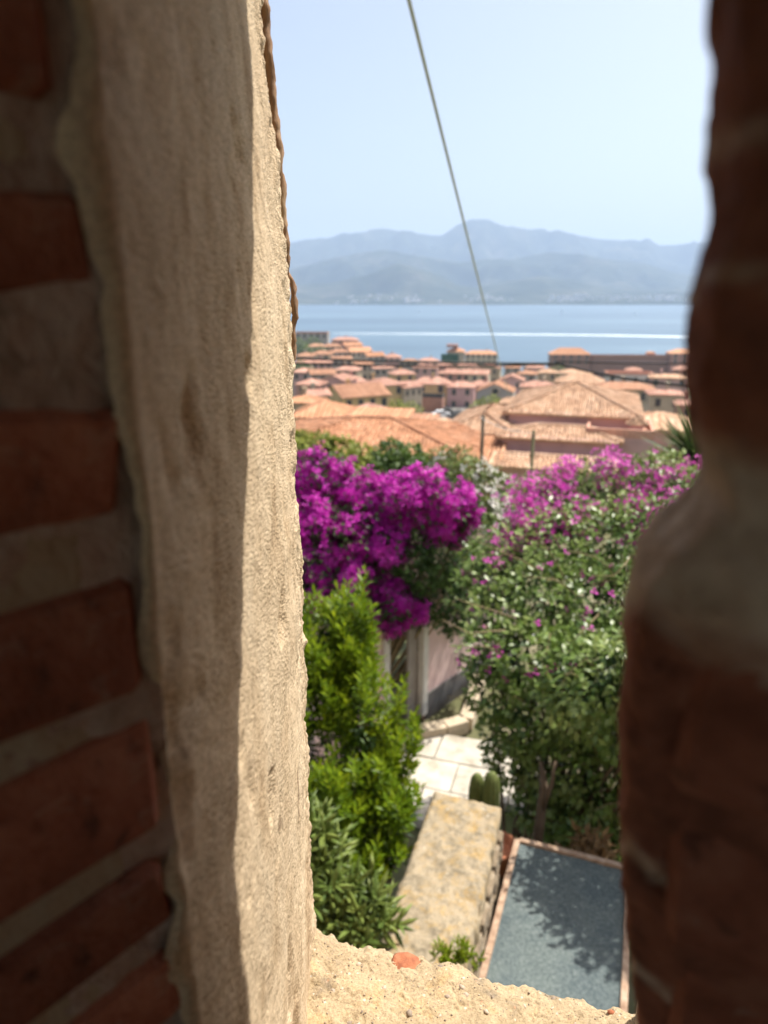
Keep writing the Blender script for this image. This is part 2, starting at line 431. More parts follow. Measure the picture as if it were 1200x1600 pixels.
# ------------------------------------------------------------------ setting: terrain, sea, far hills, haze
SEA = -50.0
def ground(x, y):
    x = np.asarray(x, float); y = np.asarray(y, float)
    z = np.interp(y, [-60, 0, 9.6, 12, 18, 30, 46, 70, 100, 200, 300, 420, 445, 460, 520], [-5.3, -5.3, -5.3, -6.2, -8.5, -12.5, -16, -20.5, -25, -34, -41, -48.3, -49.0, -52, -60])
    z = z + 17 * np.exp(-((x + 85) / 52) ** 2 - ((y - 395) / 70) ** 2)
    return z
def build_setting():
    xs = np.unique(np.concatenate([np.linspace(-700, -40, 45), np.linspace(-40, 60, 90), np.linspace(60, 700, 45)]))
    ys = np.unique(np.concatenate([np.linspace(-60, 0, 8), np.linspace(0, 60, 90), np.linspace(60, 520, 100)]))
    X, Y = np.meshgrid(xs, ys)
    Z = ground(X, Y)
    P = np.stack([X.ravel(), Y.ravel(), Z.ravel()], 1)
    amp = np.clip((P[:, 1] - 12) / 40, 0.04, 1.0)
    P[:, 2] += fbm(P * np.array((.08, .08, 0)) + 3, 3) * .8 * amp
    o = mesh_np('ground', P, grid_faces(len(ys), len(xs)), M['ground'], None, True); tag(o, kind='structure')
    o = mesh_np('sea', [(-11000, 300, SEA), (11000, 300, SEA), (11000, 11500, SEA), (-11000, 11500, SEA)], [(0, 1, 2, 3)], M['sea']); tag(o, kind='structure')
    # far hills: three ridges with crests read from the skyline
    def crest(tab, Yc):
        az, hh = [], []
        for px, py in tab:
            d = ray(px, py); az.append(d[0] / d[1]); hh.append(d[2] / d[1] * Yc - SEA)
        return np.array(az), np.array(hh)
    layers = [
        (7200, 900, [(-400, 385), (0, 400), (300, 395), (440, 385), (500, 374), (560, 364), (600, 357), (640, 362), (690, 366), (715, 352), (740, 347), (765, 350), (790, 360), (840, 361), (880, 366), (930, 372), (980, 378), (1000, 380), (1012, 373), (1030, 384), (1060, 383), (1085, 380), (1130, 380), (1300, 390), (1700, 380)]),
        (5200, 600, [(-400, 430), (200, 425), (440, 422), (520, 405), (600, 392), (660, 402), (720, 410), (790, 404), (860, 395), (930, 402), (1000, 412), (1060, 425), (1100, 430), (1300, 420), (1700, 430)]),
        (4100, 420, [(-400, 455), (300, 450), (460, 446), (520, 440), (570, 428), (625, 412), (680, 430), (720, 446), (750, 450), (790, 440), (850, 431), (900, 440), (960, 452), (1020, 455), (1100, 452), (1300, 450), (1700, 450)]),
        (3650, 260, [(-400, 468), (300, 466), (470, 466), (520, 461), (600, 456), (650, 462), (690, 470), (720, 464), (760, 458), (800, 465), (860, 468), (920, 462), (1000, 465), (1100, 464), (1300, 466), (1700, 466)]),
    ]
    azs = np.linspace(-1.15, 1.15, 420); ys = np.concatenate([np.linspace(3280, 5600, 120), np.linspace(5620, 9500, 90)])
    A, Y = np.meshgrid(azs, ys); X = A * Y
    H = np.zeros_like(Y) - 12
    nz = np.stack([X.ravel() / 520, Y.ravel() / 520, np.zeros(X.size)], 1)
    rid = (1 - np.abs(fbm(nz, 5, .55))).reshape(Y.shape)
    sm = 3.2 * fbm(nz * 2.3 + 9, 5).reshape(Y.shape)
    for Yc, wd, tab in layers:
        a, h = crest(tab, Yc)
        base = np.interp(A, a, h)
        dd = (Y - Yc) / wd
        fall = np.exp(-dd ** 2 * .9)
        e = base * fall * (1 + (rid - .72) * 1.1 * np.clip(np.abs(dd), 0, 1)) + sm * 3 * fall
        H = np.maximum(H, e)
    Z = SEA + H - 6 + np.clip((Y - 3300) / 120, 0, 1) * 6 - np.clip((3340 - Y) / 40, 0, 1) * 12
    P = np.stack([X.ravel(), Y.ravel(), Z.ravel()], 1)
    o = mesh_np('hills', P, grid_faces(len(ys), len(azs)), M['hill'], None, True); tag(o, kind='structure')
    # specks of villages along the far shore
    mb = MB()
    for k in range(150):
        pc = random.choice([(632, 465), (648, 462), (880, 466), (900, 467), (1000, 462), (1030, 458), (1055, 462), (960, 466), (760, 468), (560, 466)])
        px, py = random.gauss(pc[0], 16), 470
        Yv = random.uniform(3380, 3620); d = ray(px, py); x = d[0] / d[1] * Yv
        ia = int(np.clip(np.searchsorted(azs, x / Yv), 0, len(azs) - 1)); iy = int(np.clip(np.searchsorted(ys, Yv), 0, len(ys) - 1))
        w = random.uniform(8, 18)
        mb.box((x, Yv, Z[iy, ia] + 3), (w, w * .8, 9), random.random())
    tag(mb.build('far_shore_village', M['w_white']), 'tiny pale houses scattered along the far shore', 'village', kind='stuff')
    # wake on the water
    pts = []
    for px, py, th in ((520, 521.0, 1.0), (560, 521.2, 1.8), (640, 521.5, 2.6), (760, 522.2, 3.4), (880, 523.2, 4.2), (980, 524.6, 5.0), (1060, 526.3, 5.2), (1110, 527.6, 4.4), (1140, 528.3, 1.5)):
        th *= .5; pts.append((atz(px, py - th / 2, SEA + .25), atz(px, py + th / 2, SEA + .25)))
    V = [p for ab in pts for p in ab]
    fc = [(2 * i + 1, 2 * i + 3, 2 * i + 2, 2 * i) for i in range(len(pts) - 1)]
    tag(mesh_np('boat_wake', V, fc, M['foam']), 'long white boat wake across the calm bay', 'wake', kind='stuff')
    # haze
    m = bpy.data.materials.new('haze'); m.use_nodes = True; nt = m.node_tree
    nt.nodes.remove(nt.nodes['Principled BSDF'])
    v = nt.nodes.new('ShaderNodeVolumePrincipled'); v.inputs['Color'].default_value = (.60, .755, 1.0, 1); v.inputs['Density'].default_value = HAZE
    v.inputs['Anisotropy'].default_value = .1
    nt.links.new(v.outputs[0], nt.nodes['Material Output'].inputs['Volume'])
    mb = MB(); mb.box((0, 5700, (720 - 63) / 2), (23000, 12600, 720 + 63))
    o = mb.build('haze', m); tag(o, kind='stuff')
HAZE = 1.45e-4
build_setting()

# ------------------------------------------------------------------ the fortress wall and its slit
WA = R_(17); WT = np.array((math.cos(WA), -math.sin(WA))); WN = np.array((math.sin(WA), math.cos(WA)))
def tn(t, n): return WT * t + WN * n
NO = .5335; NI = -.10
wall = thing('fortress_wall', (0.3, .3, -5.3), 'thick old brick and plaster wall whose narrow slit frames the whole view', 'wall')
left_edge = [(405, -220), (409, 0), (413, 100), (428, 187), (436, 262), (441, 337), (448, 400), (450, 440), (452, 480), (455, 520), (458, 570), (460, 640), (463, 690), (465, 750), (470, 790), (470, 850), (474, 900), (473, 960), (477, 1020), (480, 1060), (478, 1120), (482, 1180), (481, 1250), (486, 1320), (488, 1390), (490, 1440), (492, 1520), (494, 1600), (498, 1800)]
E = [at(px, py, .58) for px, py in left_edge]
ez = np.array([e[2] for e in E])[::-1]; ex = np.array([e[0] for e in E])[::-1]
Bx, By = -.0715, .207
def build_left_jamb():
    zs = np.arange(-.74, .46, .0021)
    s1 = np.concatenate([np.arange(0, .24, .0035), np.arange(.24, .373, .0019)]); L1 = .373
    s2 = np.array([.002, .004, .007, .010, .014, .02, .03, .045, .07, .10])
    nc = len(s1) + len(s2)
    P = np.zeros((len(zs), nc, 3)); N = np.zeros_like(P)
    xa = np.interp(zs, ez, ex)
    for j, s in enumerate(s1):
        f = s / L1
        g = f ** 1.6
        P[:, j, 0] = Bx * (1 - g) + xa * g + .0025 * math.sin(math.pi * f)
        P[:, j, 1] = By + (.58 - By) * f; P[:, j, 2] = zs
        N[:, j] = (1, 0, 0)
    for k, s in enumerate(s2):
        j = len(s1) + k
        a = min(1, s / .012)
        P[:, j, 0] = xa - s * WT[0] * 1.0 - .0035 * a; P[:, j, 1] = .58 + .004 * a + s * .306; P[:, j, 2] = zs
        N[:, j] = (WN[0] * a + (1 - a) * .7, WN[1] * a + (1 - a) * .7, 0)
    # plaster lapping raggedly round the inner arris onto the bricks
    az = R_(42); lap = []
    rag = .55 + .5 * fbm(np.stack([0 * zs, 0 * zs + 3.3, zs * 38], 1), 3)
    for k, pr in ((.015, .0006), (.011, .0022), (.007, .0026), (.0035, .0022)):
        kk = k * np.clip(rag, .1, 1.6)
        lap.append(np.stack([Bx - math.sin(az) * kk + math.cos(az) * pr, By - math.cos(az) * kk - math.sin(az) * pr, zs], 1))
    P = np.concatenate([np.stack(lap, 1), P], 1); N = np.concatenate([np.tile(np.array((math.cos(az), -math.sin(az), 0)), (len(zs), 4, 1)), N], 1); nc += 4
    Pf = P.reshape(-1, 3); Nf = N.reshape(-1, 3)
    sc = np.array((1, .7, .55))
    d = .0016 * fbm(Pf * 20 * sc + 5, 3) + .0006 * fbm(Pf * 95 * sc + 9, 3) + .0004 * fbm(Pf * 170, 2)
    w = np.clip((Pf[:, 1] - .50) / .08, 0, 1)
    d += w * (.0026 * fbm(Pf * 60 + 2, 3) + .0016 * fbm(Pf * 210 + 4, 2))
    # vertical pits / gouges
    q = fbm(Pf * np.array((34, 20, 14)) + 31, 4); d -= .0045 * np.clip(q - .5, 0, .4) / .4
    Pf = Pf + Nf * d[:, None]
    mesh_np('jamb', Pf, grid_faces(len(zs), nc)[:, ::-1], M['plaster'], wall, True)
    # thin brown flaking skin standing off the outer arris
    def ribbon(tab, th, wd, y, name):
        pts = [at(px, py, y) for px, py in tab]
        zz = np.array([p[2] for p in pts])[::-1]; xx = np.array([p[0] for p in pts])[::-1]
        z = np.arange(zz[0], zz[-1], .0022); x = np.interp(z, zz, xx)
        wob = fbm(np.stack([z * 45, 0 * z, 0 * z + y * 999], 1), 3)
        ring = np.array([(-.5, -1), (.15, -1), (.5, -.5), (.5, .6), (.1, 1), (-.5, 1)])
        V = []
        for i in range(len(z)):
            c = np.array((x[i] - .0012, y, z[i])); th_ = th * (1 + .55 * float(wob[i]))
            e = math.sin(math.pi * min(1, max(.12, i / len(z) * 8), max(.12, (len(z) - i) / len(z) * 8)) / 2)
            for rx, ry in ring: V.append(c + np.array((rx * th_ * e, ry * wd * e, 0)))
        V = np.array(V); V[:, :2] += (np.stack([fbm(V * 110, 4), fbm(V * 110 + 40, 4)], 1)) * .0016
        n = len(ring)
        Fc = [(i * n + k, i * n + (k + 1) % n, (i + 1) * n + (k + 1) % n, (i + 1) * n + k) for i in range(len(z) - 1) for k in range(n)]
        Fc += [tuple(range(n))[::-1], tuple((len(z) - 1) * n + k for k in range(n))]
        return mesh_np(name, V, Fc, M['flake'], wall, True)
    ribbon([(413, -140), (417, 0), (419, 60), (422, 110), (432, 187), (440, 262), (446, 337), (453, 395), (456, 430)], .0050, .006, .590, 'render_flake')
    ribbon([(453, 422), (461, 440), (463, 455), (463, 480), (461, 510), (459, 540), (458, 575)], .0038, .005, .592, 'render_flake')
build_left_jamb()

def brick_mesh(i, sz):
    """chamfered, slightly battered brick, sz = (length, depth, height)"""
    rr = random.Random(100 + i)
    hx, hy, hz = sz[0] / 2, sz[1] / 2, sz[2] / 2; c = .0035
    V = []
    for sx in (-1, 1):
        for sy in (-1, 1):
            for sz_ in (-1, 1):
                j = [rr.uniform(-.0025, .0025) for _ in range(3)]
                V += [(sx * (hx - c) + j[0], sy * (hy - c) + j[1], sz_ * hz + j[2]), (sx * (hx - c) + j[0], sy * hy + j[1], sz_ * (hz - c) + j[2]), (sx * hx + j[0], sy * (hy - c) + j[1], sz_ * (hz - c) + j[2])]
    import bmesh
    bm = bmesh.new()
    for v in V: bm.verts.new(v)
    bmesh.ops.convex_hull(bm, input=list(bm.verts))
    me = bpy.data.meshes.new('brick'); bm.to_mesh(me); bm.free()
    a = me.attributes.new('rnd', 'FLOAT', 'POINT'); a.data.foreach_set('value', np.full(len(me.vertices), rr.random(), np.float32))
    me.materials.append(M['brick']); return me

def build_left_bricks():
    az = R_(42); dv = np.array((math.sin(az), math.cos(az))); nv = np.array((math.cos(az), -math.sin(az)))   # along (outwards), face normal
    B = np.array((Bx, By)); L = .26
    zs = np.arange(-.55, .40, .003); ss = np.concatenate([np.arange(.002, .09, .003), np.arange(.09, L, .008)])
    Z, S = np.meshgrid(zs, ss, indexing='ij')
    P = np.stack([B[0] - dv[0] * S, B[1] - dv[1] * S, Z], 2).reshape(-1, 3)
    N = np.tile(np.array((nv[0], nv[1], 0)), (len(P), 1))
    d = .0016 * fbm(P * 26 + 3, 4) + .0010 * fbm(P * 120, 3) - .0012
    P = P + N * d[:, None]
    mesh_np('mortar', P, grid_faces(len(zs), len(ss)), M['mortar'], wall, True)
    # courses: (top, bottom) picture rows where the face meets the jamb, read at x = 150
    rows = [(-330, -120), (-50, 184), (302, 482), (608, 812), (900, 1092), (1156, 1350), (1394, 1528), (1574, 1700)]
    pn = np.array((nv[0], nv[1], 0)); k0 = B @ nv
    for i, (a, b) in enumerate(rows):
        d1, d2 = ray(150, a), ray(150, b); za, zb = d1[2] * k0 / (d1 @ pn), d2[2] * k0 / (d2 @ pn)
        h = za - zb; zc = (za + zb) / 2
        end = [.010, .012, .008, .006, .008, .007, .007, .006][i]
        s = end
        for q in range(2):
            ln = random.uniform(.115, .13) if (i + q) % 2 else random.uniform(.12, .14)
            c = B - dv * (s + ln / 2) - nv * (.03 - .0012 - random.uniform(0, .002))
            o = link('brick', brick_mesh(i * 3 + q, (ln, .06, h)), wall, np.array((c[0], c[1], zc)) - wloc(wall))
            o.rotation_euler = (random.uniform(-.03, .03), random.uniform(-.05, .05), math.pi / 2 - az)
            s += ln + .012
build_left_bricks()

right_tab = [(1128, -250, .115), (1124, 0, .115), (1120, 100, .115), (1122, 180, .116), (1131, 250, .117), (1127, 310, .118), (1114, 370, .12), (1096, 425, .122), (1082, 470, .125), (1075, 550, .128), (1077, 620, .13), (1086, 680, .133), (1102, 740, .136), (1099, 790, .138), (1066, 835, .14), (1012, 880, .145), (980, 930, .15), (969, 1000, .155), (967, 1100, .16), (958, 1200, .165), (955, 1300, .17), (959, 1400, .175), (969, 1500, .18), (984, 1600, .185), (1010, 1750, .19)]
def build_right():
    G = [at(px, py, y) for px, py, y in right_tab]
    gz = np.array([g[2] for g in G])[::-1]; gx = np.array([g[0] for g in G])[::-1]; gy = np.array([g[1] for g in G])[::-1]
    gx = gx + .0027
    zs = np.arange(-.56, .42, .0022)
    Rp = tn(.078, NO); Rm = tn(.066, .33); In = tn(.20, NI)
    x = np.interp(zs, gz, gx); y = np.interp(zs, gz, gy)
    cols = []
    def seg(a, b, n, e0=False):
        for i in range(n):
            f = (i + (0 if e0 else 1)) / n
            cols.append(np.stack([a[0] * (1 - f) + b[0] * f, a[1] * (1 - f) + b[1] * f, zs], 1))
    one = np.ones_like(zs)
    E3 = (x, y); Rm_ = (Rm[0] * one, Rm[1] * one)
    Eo = (x + .010, y + .035)
    cols.append(np.stack([Rm_[0], Rm_[1], zs], 1))
    seg(Rm_, Eo, 14); seg(Eo, E3, 10)
    Ei = (x + .014, y - .016)
    seg(E3, Ei, 10)
    seg(Ei, (x + .085, y - .055), 30)
    seg((x + .085, y - .055), (In[0] * one, In[1] * one), 10)
    P = np.stack(cols, 1); nc = P.shape[1]
    # smooth the nose a little
    Q = P.copy()
    for _ in range(2): Q[:, 1:-1] = .25 * Q[:, :-2] + .5 * Q[:, 1:-1] + .25 * Q[:, 2:]
    off = P[:, 25] - Q[:, 25]
    Q = Q + off[:, None, :]
    T = np.gradient(Q, axis=1); N = np.stack([T[..., 1], -T[..., 0], 0 * T[..., 0]], 2)
    N /= np.linalg.norm(N, axis=2, keepdims=True) + 1e-9
    if N[:, 5, 0].mean() > 0: N = -N
    Pf = Q.reshape(-1, 3); Nf = N.reshape(-1, 3)
    d = .0010 * fbm(Pf * 60 + 7, 4) + .0007 * fbm(Pf * 170, 3) - .0028 * np.clip(np.abs(fbm(Pf * 75 + 21, 3)) - .25, 0, 1) - .0002
    Pf = Pf + Nf * d[:, None]
    vv = 800 - F * ((Pf[:, 1] * SP + Pf[:, 2] * CP) / np.maximum(.02, Pf[:, 1] * CP - Pf[:, 2] * SP))
    wv = vv + 45 * fbm(Pf * 40 + 3, 3) - 900 * (Pf[:, 0] - x.repeat(nc)) * 6
    mort = np.clip((wv - 640) / 60, 0, 1) * np.clip((960 - wv) / 60, 0, 1)
    for bc in (190, 415, 1310, 1520): mort = np.maximum(mort, .8 * np.clip(1 - abs(wv - bc) / 22, 0, 1))
    mesh_np('worn_face', Pf, grid_faces(len(zs), nc), M['worn'], wall, True, mort)
    # bricks bedded into the near side, proud of the mortar
    rows = [(-170, 172, .0005, 0), (206, 400, .0, 0), (425, 600, -.0005, 0), (1040, 1290, .001, .001), (1325, 1500, .001, 0), (1535, 1700, .001, 0)]
    vq = 800 - F * ((Q[:, 40, 1] * SP + Q[:, 40, 2] * CP) / (Q[:, 40, 1] * CP - Q[:, 40, 2] * SP))
    for i, (a, b, pr, sh) in enumerate(rows):
        ids = np.where((vq >= a) & (vq <= b))[0]
        if len(ids) < 4: continue
        za, zb = zs[ids.max()], zs[ids.min()]; h = za - zb; zc = (za + zb) / 2
        j = int((ids.min() + ids.max()) / 2)
        c0, c1 = Q[j, 33], Q[j, 62]; dv = (c1 - c0)[:2]; ang = math.atan2(dv[1], dv[0]); u = dv / np.linalg.norm(dv); nn = np.array((u[1], -u[0]))
        if nn[1] > 0: nn = -nn
        s_ = sh
        for q in range(2):
            ln = .055 if (i + q) % 2 == 0 else .11
            c = Q[j, 31][:2] + u * (s_ + ln / 2) - nn * (.025 - .0035 - pr)
            o = link('brick', brick_mesh(60 + i * 2 + q, (ln, .05, h)), wall, np.array((c[0], c[1], zc)) - wloc(wall))
            o.rotation_euler = (random.uniform(-.03, .03), random.uniform(-.1, .1), ang); s_ += ln + .008
    # outer right jamb, plastered (sunlight enters past it)
    zs2 = np.arange(-.66, .42, .006)
    cols = []
    for f in np.linspace(0, 1, 24):
        p = Rm * (1 - f) + Rp * f; cols.append(np.stack([p[0] + 0 * zs2, p[1] + 0 * zs2, zs2], 1))
    for s in (.006, .015, .03, .06, .1):
        p = Rp + WT * s; cols.append(np.stack([p[0] + 0 * zs2, p[1] + 0 * zs2, zs2], 1))
    P = np.stack(cols, 1); nc = P.shape[1]; Pf = P.reshape(-1, 3)
    Pf[:, 0] += .0012 * fbm(Pf * 25 + 3, 4); Pf[:, 1] += .002 * fbm(Pf * 25 + 13, 4)
    mesh_np('jamb', Pf, grid_faces(len(zs2), nc), M['plaster'], wall, True)
build_right()

sill_edge = [(430, 1420), (470, 1432), (490, 1438), (505, 1447), (540, 1460), (575, 1466), (600, 1468), (625, 1476), (650, 1482), (690, 1492), (715, 1497), (740, 1511), (768, 1526), (800, 1527), (832, 1529), (860, 1541), (885, 1548), (905, 1547), (930, 1560), (960, 1566), (990, 1578), (1080, 1600)]
SZ = -.63
def build_sill():
    pe = np.array([atz(px, py, SZ)[:2] for px, py in sill_edge])
    xs = np.arange(-.10, .27, .0016); ye = np.interp(xs, pe[:, 0], pe[:, 1])
    ye = ye + .0030 * fbm(np.stack([xs * 130, 0 * xs, 0 * xs + 4], 1), 3)
    rows = []
    base = np.concatenate([np.linspace(-.30, -.125, 24), np.arange(-.124, 0, .0016)])
    for s in base:
        f = np.where(s > -.125, s, s)
        drop = .010 * math.exp(s / .012) if s > -.05 else 0
        rows.append(np.stack([xs, ye + f, SZ - drop + 0 * xs], 1))
    for k, (dy, dz) in enumerate([(.003, .014), (.005, .02), (.006, .03), (.007, .045), (.006, .07), (.004, .11), (.0, .18), (0, .3)]):
        rows.append(np.stack([xs, ye + dy, SZ - dz + 0 * xs], 1))
    P = np.stack(rows, 0); Pf = P.reshape(-1, 3)
    z = .007 * fbm(Pf * 13 + 2, 3) + .0014 * fbm(Pf * 55 + 8, 3) + .0008 * fbm(Pf * 240 + 1, 3)
    rm = np.abs(fbm(Pf * 38 + 51, 3)); z -= .0022 * np.clip(.08 - rm, 0, .08) / .08
    top = Pf[:, 2] > SZ - .05
    Pf[:, 2] += z * np.where(top, 1, .3)
    Pf[:, 1] += .004 * fbm(Pf * 60 + 71, 3) * (Pf[:, 2] < SZ - .006)
    sl = mesh_np('sill', Pf, grid_faces(P.shape[0], P.shape[1]), M['sill'], wall, True)
    zg = Pf.reshape(P.shape)
    def top_at(x, y):
        i = int(np.clip(np.searchsorted(xs, x), 0, len(xs) - 1)); j = int(np.argmin(abs(zg[:len(base), i, 1] - y))); return zg[j, i, 2]
    # red brick shard bedded in the sill
    import bmesh
    def stone(name, c, size, mat, seed, parent, rnd=.5, rot=0):
        rr = random.Random(seed); bm = bmesh.new()
        bmesh.ops.create_icosphere(bm, subdivisions=2 if max(size) > .006 else 1, radius=1)
        V = np.array([v.co[:] for v in bm.verts]); n = fbm(V * 1.4 + seed * 3.1, 2)
        for v, q in zip(bm.verts, n):
            p = v.co * (1 + .28 * q); v.co = (p.x * size[0], p.y * size[1], p.z * size[2])
        bmesh.ops.rotate(bm, verts=bm.verts, matrix=Matrix.Rotation(rot, 3, 'Z'))
        me = bpy.data.meshes.new(name); bm.to_mesh(me); bm.free()
        me.polygons.foreach_set('use_smooth', np.ones(len(me.polygons), bool))
        a = me.attributes.new('rnd', 'FLOAT', 'POINT'); a.data.foreach_set('value', np.full(len(me.vertices), rnd, np.float32))
        me.materials.append(mat)
        return link(name, me, parent, np.array(c) - wloc(parent))
    p = atz(637, 1496, SZ); z0 = top_at(p[0], p[1])
    stone('brick_shard', (p[0], p[1], z0 - .0012), (.0185, .0115, .0030), M['shard'], 4, wall, rot=-.5)
    p = atz(1000 - 45, 1578, SZ); stone('brick_shard', (p[0], p[1], top_at(p[0], p[1])), (.004, .003, .002), M['shard'], 5, wall)
    rr = random.Random(5)
    for px, py, s in ((722, 1545, .0042), (728, 1557, .0036), (700, 1560, .004), (560, 1502, .004), (640, 1583, .005), (565, 1580, .003), (760, 1585, .0035), (750, 1520, .0045), (688, 1508, .004), (866, 1548, .004), (900, 1590, .003), (520, 1545, .004), (820, 1565, .003), (600, 1540, .003), (545, 1596, .004), (770, 1560, .003)):
        p = atz(px, py, SZ); stone('pebble', (p[0], p[1], top_at(p[0], p[1]) - s * .15), (s * .9, s * rr.uniform(.5, .8), s * .4), M['pebble'], int(px), wall, rr.random(), rr.random() * 3)
    mb = MB()
    oc = [(1, 0, 0), (0, 1, 0), (-1, 0, 0), (0, -1, 0), (0, 0, 1), (0, 0, -1)]; of = [(0, 1, 4), (1, 2, 4), (2, 3, 4), (3, 0, 4), (1, 0, 5), (2, 1, 5), (3, 2, 5), (0, 3, 5)]
    for k in range(900):
        i = rr.randrange(len(xs)); s = -.12 * rr.random() ** 1.0; x, y = xs[i], ye[i] + s; g = rr.uniform(.0004, .0013); z = top_at(x, y)
        mb.add([(x + a * g * rr.uniform(.7, 1.3), y + b * g * rr.uniform(.7, 1.3), z + c * g * .8) for a, b, c in oc], of, rr.random())
    mb.build('grit', M['pebble'], wall, True, kind='stuff')
build_sill()

def build_core():
    e = .012
    A = tn(-.255, NO - .012); B = np.array((Bx, By)) + np.array((-.02, -.004)); IL = tn(-.25, NI)
    mb = MB()
    L = [tuple(A), tuple(tn(-3.2, NO - .01)), tuple(tn(-3.2, NI)), tuple(IL), tuple(np.array((Bx - .016, By - .015)))]
    mb.prism(L, -6, 2.6)
    Rr = [tuple(tn(.105, NO - .008)), tuple(tn(.095, .33)), tuple(tn(.13, .16)), tuple(tn(.23, NI)), tuple(tn(3.2, NI)), tuple(tn(3.2, NO - .01))]
    mb.prism(Rr, -6, 2.6)
    c = [tuple(tn(-.30, NI + .001)), tuple(tn(.14, NI + .001)), tuple(tn(.14, NO - .011)), tuple(tn(-.30, NO - .011))]
    mb.prism([tuple(tn(-.30, NI + .001)), tuple(tn(.14, NI + .001)), tuple(tn(.14, .40)), tuple(tn(-.30, .40))], -5.99, SZ - .03)
    mb.prism([tuple(tn(-.30, .399)), tuple(tn(.14, .399)), tuple(tn(.14, .47)), tuple(tn(-.30, .50))], -5.98, SZ - .04)
    mb.prism(c, .398, 2.59)
    mb.build('masonry', M['masonry'], wall)
    # lintel with its plaster edge
    mb = MB(); mb.prism([tuple(tn(-.29, NI + .02)), tuple(tn(.13, NI + .02)), tuple(tn(.13, NO)), tuple(tn(-.29, NO))], .387, .44)
    mb.build('lintel', M['plaster'], wall)
    # dark guard room behind the wall
    mb = MB(); r0, r1, q0, q1 = -1.6, 1.6, -2.4, NI
    def slab(t0, t1, n0, n1, z0, z1): mb.prism([tuple(tn(t0, n0)), tuple(tn(t1, n0)), tuple(tn(t1, n1)), tuple(tn(t0, n1))], z0, z1)
    slab(r0 - .2, r1 + .2, q0 - .2, q1 - .002, -1.7, -1.55)
    slab(r0 - .2, r1 + .2, q0 - .2, q1 - .002, .95, 1.1)
    slab(r0 - .2, r0, q0 - .2, q1 - .002, -1.55, .95); slab(r1, r1 + .2, q0 - .2, q1 - .002, -1.55, .95)
    slab(r0, -1.3, q0 - .2, q0, -1.55, .95); slab(1.3, r1, q0 - .2, q0, -1.55, .95); slab(-1.3, 1.3, q0 - .2, q0, .8, .95)  # wide back opening added to let fill light reach the bricks
    tag(mb.build('room', M['room']), kind='structure')
build_core()

# ------------------------------------------------------------------ foliage tools
LEAF_V = np.array([(0, 0, 0), (-.26, .42, .07), (0, .48, 0), (.26, .42, .07), (0, 1, -.06)]); LEAF_F = np.array([(0, 3, 2), (0, 2, 1), (2, 3, 4), (2, 4, 1)])
LONG_V = LEAF_V * np.array((.62, 1, 1))
OBO_V = np.array([(0, 0, 0), (-.15, .62, .05), (0, .62, -.02), (.15, .62, .05), (0, 1, .03)])
def bract():
    V, Fc = [], []
    for k in range(3):
        a = 2 * math.pi * k / 3; ca, sa = math.cos(a), math.sin(a); b = len(V)
        for x, y, z in ((0, .04, 0), (-.36, .5, .28), (.36, .5, .28), (0, .98, .34)):
            V.append((x * ca - y * sa, x * sa + y * ca, z))
        Fc += [(b, b + 2, b + 1), (b + 1, b + 2, b + 3)]
    return np.array(V), np.array(Fc)
BR_V, BR_F = bract()
FINGER_V = np.array([(-.07, 0, 0), (.07, 0, 0), (0, 0, .07), (-.11, .55, 0), (.11, .55, 0), (0, .55, .11), (0, 1, .03)])
FINGER_F = np.array([(0, 3, 4), (0, 4, 1), (1, 4, 5), (1, 5, 2), (2, 5, 3), (2, 3, 0), (3, 6, 4), (4, 6, 5), (5, 6, 3)])

def norm(a): return a / (np.linalg.norm(a, axis=-1, keepdims=True) + 1e-9)
def frames(D, U):
    D = norm(D); X = norm(np.cross(D, U)); Z = np.cross(X, D); return X, D, Z
def cloud(name, parent, mat, P, D, U, S, tv, tf, rnd, singles=0, single_name='leaf', kind='stuff'):
    """a plant's leaves: the nearest `singles` are objects of their own, the rest one joined part"""
    X, D, Z = frames(D, U); n = len(P)
    order = np.argsort(np.linalg.norm(P, axis=1))
    first, rest = order[:singles], order[singles:]
    if len(rest):
        S_ = S[rest][:, None, None]; t = tv[None]
        V = P[rest][:, None] + S_ * (t[..., 0:1] * X[rest][:, None] + t[..., 1:2] * D[rest][:, None] + t[..., 2:3] * Z[rest][:, None])
        k = len(tv); Fc = (tf[None] + (np.arange(len(rest)) * k)[:, None, None]).reshape(-1, tf.shape[1])
        mesh_np(name, V.reshape(-1, 3), Fc, mat, parent, False, np.repeat(rnd[rest], k), kind)
    if singles:
        mes = []
        for q in range(6):
            me = bpy.data.meshes.new(single_name); me.from_pydata(tv.tolist(), [], tf.tolist()); me.update()
            a = me.attributes.new('rnd', 'FLOAT', 'POINT'); a.data.foreach_set('value', np.full(len(tv), (q + .5) / 6, np.float32)); me.materials.append(mat); mes.append(me)
        L = wloc(parent)
        for i in first:
            o = bpy.data.objects.new(single_name, mes[int(min(5, max(0, rnd[i] * 6)))]); COL.objects.link(o); o.parent = parent
            m = Matrix.Identity(4); s = float(S[i])
            for r in range(3):
                m[r][0] = X[i][r] * s; m[r][1] = D[i][r] * s; m[r][2] = Z[i][r] * s; m[r][3] = P[i][r] - L[r]
            o.matrix_local = m
def sphere_dirs(n):
    v = RNG.normal(size=(n, 3)); return norm(v)
